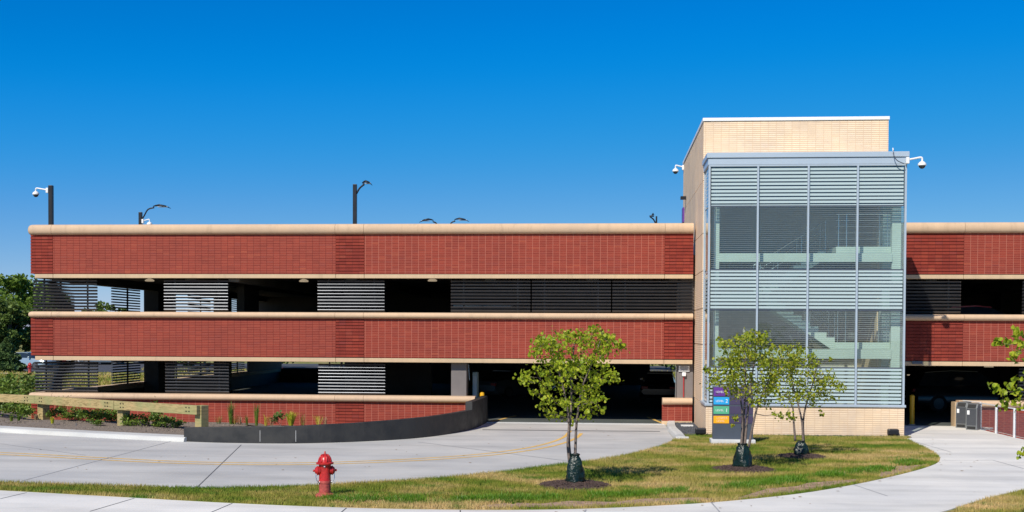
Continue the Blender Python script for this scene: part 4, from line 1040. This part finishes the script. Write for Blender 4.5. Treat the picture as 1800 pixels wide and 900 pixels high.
poly1 = [(940, 590), (955, 578), (972, 588), (985, 571), (1003, 577), (1012, 592), (1028, 580), (1045, 572), (1062, 582), (1076, 590), (1082, 602), (1100, 604), (1098, 612), (1078, 618), (1070, 632), (1076, 648), (1094, 666), (1090, 674), (1068, 672), (1056, 680), (1062, 700), (1068, 712), (1048, 726), (1040, 734), (1022, 735), (1014, 745), (998, 757), (990, 745), (972, 745), (962, 732), (952, 722), (948, 712), (955, 700), (935, 690), (932, 675), (914, 668), (918, 658), (938, 655), (945, 640), (930, 628), (928, 615), (945, 608)]
bg1 = thing
photo_tree(T1, poly1, [[(1001, 812, 0), (998, 780, 0), (1000, 740, .02), (992, 690, .05), (978, 640, .1), (965, 600, .1)], [(1011, 812, .02), (1012, 770, .05), (1015, 730, .0), (1024, 680, -.1), (1040, 640, -.1), (1055, 600, 0)], [(1003, 812, .05), (1000, 770, .1), (1004, 720, .1), (1005, 660, .2), (1010, 600, .2)]],
    'tallest young tree, bright yellow-green leaves, in front of the drive entrance', M_leaf1, 190, 17, .064, extra=[(1085, 668, .08), (922, 662, .1), (1092, 608, .09), (952, 712, .08)])
poly2 = [(1262, 595), (1275, 600), (1292, 598), (1300, 585), (1318, 581), (1335, 580), (1348, 590), (1358, 605), (1362, 630), (1368, 660), (1362, 690), (1350, 710), (1335, 722), (1320, 705), (1300, 700), (1280, 690), (1262, 680), (1240, 682), (1232, 668), (1234, 645), (1250, 645), (1262, 650), (1256, 632), (1268, 622), (1282, 625), (1280, 612), (1262, 608)]
photo_tree(T2, poly2, [[(1303, 785, 0), (1305, 750, 0), (1303, 710, 0), (1290, 660, .1), (1275, 615, .1)], [(1309, 785, 0), (1313, 740, .05), (1318, 690, 0), (1325, 640, 0), (1330, 595, 0)], [(1316, 787, 0), (1324, 745, -.05), (1333, 710, -.1), (1350, 670, -.1), (1358, 630, 0)], [(1306, 786, .1), (1308, 730, .1), (1310, 660, .2), (1308, 600, .2)]],
    'middle lawn tree with several thin stems, partly hiding the level sign', M_leaf2, 150, 20, .058, extra=[(1372, 732, .10), (1392, 735, .09), (1360, 728, .08), (1385, 728, .09), (1265, 597, .08), (1243, 650, .09), (1292, 735, .06), (1288, 748, .04)], crad=.14)
poly3 = [(1362, 625), (1378, 612), (1392, 603), (1410, 612), (1425, 622), (1440, 640), (1448, 655), (1462, 655), (1468, 668), (1484, 678), (1470, 690), (1468, 705), (1445, 700), (1438, 715), (1420, 712), (1400, 706), (1380, 718), (1362, 700), (1352, 680), (1350, 650)]
photo_tree(T3, poly3, [[(1412, 782, 0), (1410, 745, 0), (1404, 715, 0), (1392, 670, 0), (1385, 630, 0)], [(1413, 782, .1), (1412, 740, .1), (1420, 700, .1), (1432, 665, 0), (1435, 640, 0)], [(1398, 775, .1), (1395, 740, .1), (1393, 715, .1), (1380, 690, .1)]],
    'rightmost and lowest lawn tree, its leaves in front of the striped glass', M_leaf2, 120, 20, .057, extra=[(1461, 632, .05), (1442, 722, .06), (1445, 730, .05), (1478, 677, .06)], crad=.15)
# right edge tree, mostly outside the frame
T4 = Vector((7.9, 19.0, .02))
P4 = [(1788, 586), (1770, 600), (1755, 602), (1792, 604), (1784, 622), (1778, 632), (1748, 680), (1762, 690), (1775, 680), (1790, 668), (1786, 690), (1770, 706), (1790, 712), (1768, 712), (1797, 797)]
t4 = [(1850, 560), (1900, 540), (1990, 530), (2060, 600), (2070, 700), (2020, 760), (1900, 780), (1840, 740), (1812, 700), (1808, 640)]
x4 = PX(T4)[0]
photo_tree(T4, t4, [[(x4, 880, 0), (x4-10, 760, 0), (x4-60, 680, 0), (x4-90, 600, .1)], [(x4+5, 880, 0), (x4+10, 760, 0), (x4+30, 660, 0), (x4+10, 580, .1)]],
    'bright green branches of a tree cut off by the right edge of the photo', M_leaf1, 120, 17, .072, extra=[(x, y, .085) for x, y in P4], crad=.14, group=None)
# watering bags
def bag(base, h, r, label, lean=0):
    t = thing('watering_bag', (base.x, base.y, .10), label, 'watering bag', 'green watering bags around the lawn tree trunks')
    n = 28; prof = [(r*.98, .0), (r*1.04, .05), (r*1.0, .15), (r*.86, h*.5), (r*.74, h*.7), (r*.60, h*.86), (r*.42, h*.93), (r*.50, h*1.0), (r*.25, h*.96)]
    vs = []
    prof2 = []
    for i in range(len(prof)-1):
        for k in range(3): q = k/3; prof2.append(tuple(prof[i][j]*(1-q)+prof[i+1][j]*q for j in (0, 1)))
    prof2.append(prof[-1]); ph = random.uniform(0, 6)
    for rr_, z in prof2:
        for k in range(n):
            a = 2*math.pi*k/n; f = 1+.12*math.sin(3*a+ph+z*7)+.09*math.sin(7*a-z*16+ph)*(.4+z)+.05*math.sin(13*a+z*30)+random.uniform(-.015, .015)
            vs.append((base.x+lean*z+rr_*f*math.cos(a), base.y+rr_*f*math.sin(a)*.9, .09+z+.01*math.sin(7*a)))
    m = len(prof2)
    fs = [(i*n+k, i*n+(k+1)%n, (i+1)*n+(k+1)%n, (i+1)*n+k) for i in range(m-1) for k in range(n)]+[tuple(range(n))]
    b = MB().add(vs, fs).build('bag', M_bag, t, smooth=True)
    MB().tube([(base.x+lean*h-.06, base.y-.02, .09+h*.93), (base.x+lean*h, base.y-.09, .09+h*.97), (base.x+lean*h+.09, base.y, .09+h*.98)], .015, 6).build('strap', M_tyre, t)
bag(T1, .62, .19, 'tall dark green watering bag around the trunk nearest the driveway', .02)
bag(T2, .58, .215, 'wide slumped green watering bag at the foot of the middle tree', -.05)
bag(T3, .38, .19, 'smallest green watering bag, at the rightmost lawn tree')

def bush(loc, r, h, n, ls, mat, label, cat='shrub', name='shrub', group=None, flat=1.0):
    t = thing(name, loc, label, cat, group)
    L = []
    nc = max(4, n//35)
    cs = [(random.gauss(0, .45)*r, random.gauss(0, .45)*r, random.uniform(.25, .85)*h) for _ in range(nc)]
    for _ in range(n):
        c = random.choice(cs); L.append((c[0]+random.gauss(0, .22)*r, c[1]+random.gauss(0, .22)*r, max(.01, c[2]+random.gauss(0, .16)*h)))
    st = MB()
    for c in cs: st.tube([(0,0,0), (c[0]*.5, c[1]*.5, c[2]*.5), c], [.012*h, .008*h, .004*h], 5)
    st.build('stems', M_bark, t, world=False); leaves('foliage', L, ls, .3, mat, t); return t
def tuft(loc, h, n, mat, label, name='ornamental_grass', spread=.7, w=.012, group=None):
    t = thing(name, loc, label, 'plant', group); mb = MB()
    for _ in range(n):
        a = random.uniform(0, 6.28); l = h*random.uniform(.6, 1.1); s = random.uniform(.1, spread)*l
        p0 = Vector((math.cos(a)*.04, math.sin(a)*.04, 0)); p1 = Vector((math.cos(a)*s*.5, math.sin(a)*s*.5, l*.7)); p2 = Vector((math.cos(a)*s, math.sin(a)*s, l*(.95-.3*s/l)))
        sd2 = Vector((-math.sin(a), math.cos(a), 0))*w/2
        mb.add([p0-sd2, p0+sd2, p1+sd2, p1-sd2, p2], [(0,1,2,3),(3,2,4)])
    mb.build('blades', mat, t, world=False); return t
def bedz(px, py, z=.25): p = gr(px, py, z); return p
p = at(518, 752, Y=39.5); tuft((p.x, 39.0, .05), .62, 170, M_ygrass, 'bright yellow ornamental grass tuft in front of the brick wall', w=.016)
p = at(497, 752, Y=39.8); bush((p.x, 39.6, .05), .26, .45, 70, .10, M_leafd, 'small dark green leafy plant left of the yellow grass tuft')
p = at(451, 752, Y=39.8); tuft((p.x, 39.8, .05), .85, 45, M_shrub, 'thin upright green weed by the brick wall, left of the yellow grass', 'weed', .3)
p = at(406, 752, Y=39.6); tuft((p.x, 39.6, .05), .9, 80, M_shrub, 'wispy olive stalks behind the left end of the charcoal wall', 'weed', .35)
for k, px in enumerate((425, 437, 470, 480, 535, 562, 575, 388, 415)):
    p = at(px, 752, Y=39.9); t = tuft((p.x, 39.7, .05), random.uniform(.36, .52), 20, (M_straw, M_shrub, M_ygrass)[k % 3], 'dry straw-coloured weed tuft along the foot of the brick wall', 'weed', 1.1, group='dry weeds along the brick wall')
# leafy ground plants around the timber rail
spots = [(5, 728, .45, .5), (22, 732, .4, .45), (40, 733, .35, .42), (100, 731, .30, .26), (114, 722, .25, .55), (122, 736, .35, .25), (140, 734, .3, .25), (157, 737, .32, .28), (172, 735, .35, .36), (186, 738, .4, .38), (170, 745, .22, .2), (237, 744, .3, .28), (250, 745, .3, .25), (268, 743, .3, .35), (274, 733, .22, .55), (290, 746, .3, .25), (303, 748, .25, .22), (312, 747, .25, .2), (135, 728, .2, .3), (205, 738, .3, .3)]
first = None
words = ['leftmost in the bed, below the timber beam', 'second from the left edge, under the timber beam', 'beside the first timber post, on its left', 'just right of the first timber post', 'climbing the brick right of the first post', 'low, in front of the brick near the first post', 'low and flat, in the first gap of the rail', 'in the middle of the first rail gap', 'dense, before the second post', 'rounded, touching the second timber post', 'tiny, nearest the kerb in the first gap', 'just right of the second post', 'low, right of the second timber post', 'leafy, under the middle of the third beam', 'tall thin one under the middle of the third beam', 'low, close to the last timber post', 'small, left of the last timber post', 'tiny, at the left end of the charcoal wall', 'upper one against the brick in the first gap', 'behind the second timber post']
for i, (px, py, r, h) in enumerate(spots):
    p = bedz(px, py, .18)
    y_ = min(p.y-.1, 42.4) if px > 60 else p.y
    q = at(px, py, Y=y_)
    lab = 'green leafy bed plant, '+words[i]
    if i < 4: src = bush((q.x, y_, .10), r*1.2, h*1.25, 300, .075, M_shrub if i % 2 else M_leafm, lab, group='leafy plants in the bed by the guard rail'); protos = (locals().get('protos') or [])+[src]
    else:
        c = copy_tree(protos[i % 4]); c.location = (q.x, y_, .10); s = h/spots[i % 4][3]; c.scale = (r/spots[i % 4][2], r/spots[i % 4][2], s); c.rotation_euler.z = i*1.3; c['label'] = lab
for k, (px, py) in enumerate(((33, 739), (63, 738), (92, 744), (20, 740))):
    p = bedz(px, py, .16); tuft((p.x, min(p.y, 42), .15), .25, 60, (M_shrub, M_straw, M_ygrass, M_shrub)[k], ('low green grass clump left of the first timber post', 'straw-coloured clump at the foot of the first post', 'yellow-green clump right of the first post', 'small green clump near the left edge by the kerb')[k], 'grass_clump', .7, w=.018)
# brush left of the garage
for k, (px, py, r, h) in enumerate(((-20, 700, 1.3, 1.0), (14, 702, 1.2, .8), (38, 700, 1.1, .95), (-60, 700, 1.4, 1.1), (28, 690, 1.2, .9), (52, 688, .8, 1.0), (5, 690, 1.2, .8), (18, 712, .9, .6))):
    p = gr(px, py); p = gr(px, py+2)
    bush((p.x, p.y, 0), r, h, 420, .13, (M_shrub, M_leafm, M_leafd)[k % 3], ('bushy weed clump at far left edge', 'yellow-green brush above the timber rail', 'dark brush left of the coping end', 'brush beyond the left frame edge', 'mid-green brush in the second row', 'tall weeds touching the coping end', 'low brush furthest left in the second row', 'low brush right behind the first beam')[k]+', on the slope', group='brush on the slope left of the garage')
fieldpoly = [(-60, 46), (-22.5, 46), (-22.5, 90), (-70, 90)]
excl_poly = []
blades('meadow_grass', fieldpoly, 60000, .22, .05, -.02, M_grass, 'rough uncut grass left of the garage')
backpoly = [(-22.3, 78), (30, 78), (40, 100), (-40, 100)]
blades('meadow_grass', backpoly, 25000, .3, .08, -.02, M_grass, 'rough grass behind the garage, glimpsed through it')

def big_tree(base, h, r, n, ls, mat, label, name='tree', crown0=.25, group=None, seed=0, squash=1):
    t = thing(name, base, label, 'tree', group); rs = random.Random(seed)
    cs = []; st = MB(); zc = h*(crown0+(1-crown0)/2); rz = h*(1-crown0)/2
    st.tube([(0,0,0), (.1,0,h*.3), (0,.1,h*.6), (0,0,h*.85)], [h*.025, h*.02, h*.012, h*.004], 8)
    for _ in range(34):
        u = Vector((rs.gauss(0,1), rs.gauss(0,1), rs.gauss(0,1))).normalized()*rs.uniform(.45, .95)
        c = Vector((u.x*r, u.y*r, zc+u.z*rz)); cs.append((c, rs.uniform(.16, .32)*r))
        st.tube([(0, 0, h*rs.uniform(.2, .5)), c*.5+Vector((0,0,h*.2)), c], [h*.008, h*.005, h*.002], 5)
    L = []
    for _ in range(n):
        c, q = rs.choice(cs); u = Vector((rs.gauss(0,1), rs.gauss(0,1), rs.gauss(0,1))).normalized()*q*rs.uniform(.55, 1.08); u.z *= .75; L.append(c+u)
    st.build('trunk', M_bark, t, world=False, smooth=True); leaves('crown', L, ls, .35, mat, t); return t
def conifer(base, h, r, n, label, seed=0):
    t = thing('conifer', base, label, 'tree'); rs = random.Random(seed); L = []
    MB().tube([(0,0,0), (0,0,h*.97)], [h*.03, h*.005], 8).build('trunk', M_bark, t, world=False)
    for _ in range(n):
        q = rs.random()**1.6; z = h*(.04+.94*q); tier = .82+.18*math.cos(z*9); rr_ = r*(1-q)**.85*tier*(rs.uniform(.72, 1.03)); a = rs.uniform(0, 6.28)
        L.append((rr_*math.cos(a), rr_*math.sin(a), z-.15*rr_))
    leaves('crown', L, .30, .2, M_conif, t); return t
def gl(px, Y): p = at(px, 640, Y=Y); return Vector((p.x, Y, -.03))
big_tree(gl(20, 150), 10.9, 7.5, 9000, .42, M_leafm, 'large spreading green tree at the left edge behind the others', seed=1)
big_tree(gl(-70, 140), 10.2, 6.5, 7000, .42, M_leafm, 'broad tree crown beyond the left frame edge', seed=2)
big_tree(gl(15, 118), 6.7, 2.6, 6000, .28, M_leafd, 'darker rounded tree in front of the large spreading one', crown0=.1, seed=3)
big_tree(gl(44, 120), 6.2, 2.2, 4500, .28, M_leafd, 'dark tree tucked against the garage corner above the parked car', crown0=.1, seed=4)
big_tree(gl(-25, 116), 6.4, 2.6, 5000, .28, M_leafd, 'dark tree left of the conifer', crown0=.1, seed=5)
conifer(gl(12, 92), 2.75, 1.75, 5000, 'low dense blue-green conifer at the far left', 6)
big_tree(gl(182, 130), 7.0, 2.6, 3500, .3, M_leafd, 'tree seen through the upper opening at the left end', seed=7, crown0=.15)
for k, (px, Y, h, r) in enumerate(((452, 108, 5, 4), (478, 104, 4.5, 3.6), (705, 108, 3.6, 3), (730, 104, 3.2, 2.6), (600, 112, 5, 4), (1180, 112, 4.5, 4), (1205, 110, 4.5, 3.4), (1290, 115, 6, 4), (330, 112, 2.5, 2.4), (1000, 115, 5, 4))):
    labs = ['in the gap left of the middle louver', 'just right of that gap, paler', 'in the low gap right of the middle louver', 'in the low gap nearest the entrance pillar', 'behind the middle ground louver', 'at the far end of the drive entrance', 'right of it at the far end of the entrance', 'hidden behind the stair tower base', 'behind the second ground louver', 'behind the nearest redbud']
    big_tree(gl(px, Y), h, r, 1600, .3, M_leafm if k % 2 else M_leafd, 'tree behind the garage, '+labs[k], crown0=.05, seed=20+k, group='trees glimpsed through the garage')
for k, (x, y, h) in enumerate(((-16, -34, 11), (22, -38, 13))):
    pass
tag(litter_(yl[10:], 46, .008, 2.2).build('leaf_litter', M_straw), 'scattered dry leaf bits lying on the concrete drive', 'leaves', kind='stuff')
tag(litter_(walk_up[40:], 70, .036, .5).build('leaf_litter', M_straw), 'dry leaf bits scattered along the edge of the sidewalk', 'leaves', kind='stuff')
# ------------------------------------------------------------------ cars
def car(name, body_mat, label, kind='sedan', cat='car', group=None):
    t = thing(name, (0,0,0), label, cat, group)
    if kind == 'sedan': Lh, W2, H, zb = 2.3, .9, 1.44, .2; st = [(-2.3,.42,.68,.80),(-2.15,.25,.88,.88),(-1.5,.22,.96,.9),(-.9,.22,.98,.9),(.9,.22,.97,.9),(1.6,.22,.90,.89),(2.1,.25,.78,.86),(2.3,.42,.62,.74)]; roof = [(-1.75,.97,.72),(-1.0,1.40,.60),(-.1,1.45,.62),(.45,1.40,.60),(1.25,.96,.70)]
    else: Lh, W2, H, zb = 2.4, .96, 1.78, .25; st = [(-2.4,.5,.9,.86),(-2.3,.32,1.08,.94),(-1.5,.28,1.12,.96),(0,.28,1.14,.96),(1.2,.28,1.10,.96),(1.9,.3,1.02,.93),(2.3,.34,.9,.88),(2.4,.5,.75,.8)]; roof = [(-2.25,1.12,.80),(-1.9,1.70,.68),(-.8,1.78,.70),(.4,1.74,.68),(1.3,1.12,.76)]
    vs = []; n = 8
    for x, z0, z1, w in st:
        vs += [(x,-w*.9,z0),(x,-w,z0+.12),(x,-w,(z0+z1)/2+.05),(x,-w*.88,z1),(x,w*.88,z1),(x,w,(z0+z1)/2+.05),(x,w,z0+.12),(x,w*.9,z0)]
    fs = [(i*n+k, i*n+(k+1)%n, (i+1)*n+(k+1)%n, (i+1)*n+k) for i in range(len(st)-1) for k in range(n)]+[tuple(range(n)), tuple(range(len(st)*n-1, len(st)*n-n-1, -1))]
    body = MB().add(vs, fs).build('body', body_mat, t, world=False, smooth='auto')
    vs = []
    for x, z, w in roof: vs += [(x,-w,z),(x,w,z)]
    zb2 = st[3][2]-.02; k0 = len(vs)
    for x, z, w in roof: vs += [(x,-w-.17,zb2),(x,w+.17,zb2)] if 0 else [(x,-st[3][3]*.87,zb2),(x,st[3][3]*.87,zb2)]
    m = len(roof); top = [(2*i, 2*i+2, 2*i+3, 2*i+1) for i in range(1, m-2)]
    MB().add([(x, s*w, z) for x, z, w in roof[1:-1] for s in (-1, 1)]+[(x, s*w, z-.05) for x, z, w in roof[1:-1] for s in (-1, 1)],
             [(0,2,3,1),(2,4,5,3),(6,7,9,8),(8,9,11,10),(0,6,8,2),(2,8,10,4),(1,3,9,7),(3,5,11,9),(0,1,7,6),(4,10,11,5)]).build('roof', body_mat, t, world=False, bevel=.01)
    gs = MB()
    R2 = [(x, z-(.045 if 0 < i < m-1 else 0), w) for i, (x, z, w) in enumerate(roof)]
    gv_ = [(x, s*(w-.01), z) for x, z, w in R2 for s in (-1, 1)]+[(x, s*st[3][3]*.86, zb2) for x, z, w in R2 for s in (-1, 1)]
    gf = []
    for i in range(m-1):
        gf += [(2*i, 2*i+2, 2*m+2*i+2, 2*m+2*i), (2*i+1, 2*i+3, 2*m+2*i+3, 2*m+2*i+1)]
    gf += [(0, 1, 3, 2), (2*m-4, 2*m-3, 2*m-1, 2*m-2)]
    gs.add(gv_, gf).build('windows', M_cglass, t, world=False)
    for x in (-1.42, 1.42):
        for s in (-1, 1):
            r = .33 if kind == 'sedan' else .38
            y = s*(W2-.02); wl = MB().lathe([(r*.9, -.11), (r, -.09), (r, .09), (r*.9, .11)], (x, s*(W2-.10), r), 20, 'y').build('wheel', M_tyre, t, world=False, smooth='auto')
            MB().lathe([(r*.6, .105*s), (r*.62, .118*s), (r*.2, .125*s)], (x, s*(W2-.10), r), 14, 'y').build('rim', M_steelrim, wl, world=False)
    zf = st[-2][2]-.12; zr = st[1][2]-.12
    for s in (-1, 1):
        MB().box(st[-2][0]+.02, st[-2][0]+.17, s*.52, s*.78, zf-.09, zf+.03).build('headlight', M_bin, t, world=False, bevel=.02)
        MB().box(st[1][0]-.14, st[1][0]-.02, s*.50, s*.80, zr-.1, zr+.04).build('taillight', M_pipe, t, world=False, bevel=.02)
        MB().box(.75, .92, s*(W2*.95), s*(W2*.95+.16), st[3][2]-.02, st[3][2]+.12).build('mirror', body_mat, t, world=False, bevel=.02)
    return t
M_steelrim = plain('wheel_rim', (.12, .12, .125), .4, .5, .05, 5)
Mc_sil = plain('silver_car_paint', (.42, .50, .52), .25, .5, .03, 2); Mc_blk = plain('dark_car_paint', (.02, .022, .026), .15, .2, .03, 2)
Mc_red = plain('red_car_paint', (.40, .02, .03), .2, .1, .03, 2); Mc_wht = plain('white_car_paint', (.7, .7, .7), .25, 0, .03, 2); Mc_gry = plain('grey_car_paint', (.16, .2, .24), .2, .5, .03, 2)
c = car('parked_car', Mc_sil, 'pale silver-green sedan parked behind the conifer at the far left'); c.location = gl(50, 100); c.rotation_euler.z = -.25; c.scale = (1.05,)*3
c2 = car('parked_car', Mc_red, 'red car glimpsed above the ground louver at the left end'); c2.location = gl(128, 118); c2.rotation_euler.z = .4
for m_, px, Y, rz, lab in ((Mc_wht, 160, 118, .2, 'white car next to the red one, seen above the left louver'), (Mc_gry, 183, 116, 0, 'dark grey car furthest right in the far row through the left opening'), (Mc_gry, 222, 120, 0, 'grey-blue car behind the left flank screen'), (Mc_gry, 8, 108, .1, 'grey car mostly hidden by the conifer')):
    cc = car('parked_car', m_, lab); cc.location = gl(px, Y); cc.rotation_euler.z = rz
cc = car('suv', Mc_blk, 'dark SUV parked inside the right entrance, above the bins', 'suv', 'SUV'); p = at(1690, 700, Y=52); cc.location = (p.x, 52, .012); cc.rotation_euler.z = .15
cc = car('parked_car', Mc_gry, 'car in the dark of the drive entrance left of the nearest tree'); p = at(905, 700, Y=60); cc.location = (p.x, 60, .012); cc.rotation_euler.z = .9
cc = car('parked_car', Mc_blk, 'black car deep inside the drive entrance near the right pillar'); p = at(1160, 700, Y=58); cc.location = (p.x, 58, .012); cc.rotation_euler.z = 1.5
cc = car('parked_car', Mc_red, 'dark red car on the second level, its roof over the coping right of the tower'); p = at(1712, 545, Y=46.2); cc.location = (p.x, 46.2, 2.925); cc.rotation_euler.z = 0
for px, lab in ((826, 'white car on the second level behind the long louvers, left one'), (875, 'white car on the second level behind the long louvers, right one')):
    cc = car('parked_car', Mc_wht, lab); p = at(px, 545, Y=46.5); cc.location = (p.x, 47.0, 2.925); cc.rotation_euler.z = math.pi/2
# far road and its pavement beyond the left lawn
struct('far_road', MB().add([(-200, 94, .0), (60, 94, .0), (60, 124, .0), (-200, 124, .0)], [(0,1,2,3)]), plain('asphalt', (.06, .06, .065), .9, 0, .2, .5))
struct('far_sidewalk', MB().add([(-200, 88.5, .01), (60, 88.5, .01), (60, 90.3, .01), (-200, 90.3, .01)], [(0,1,2,3)]), M_walk)
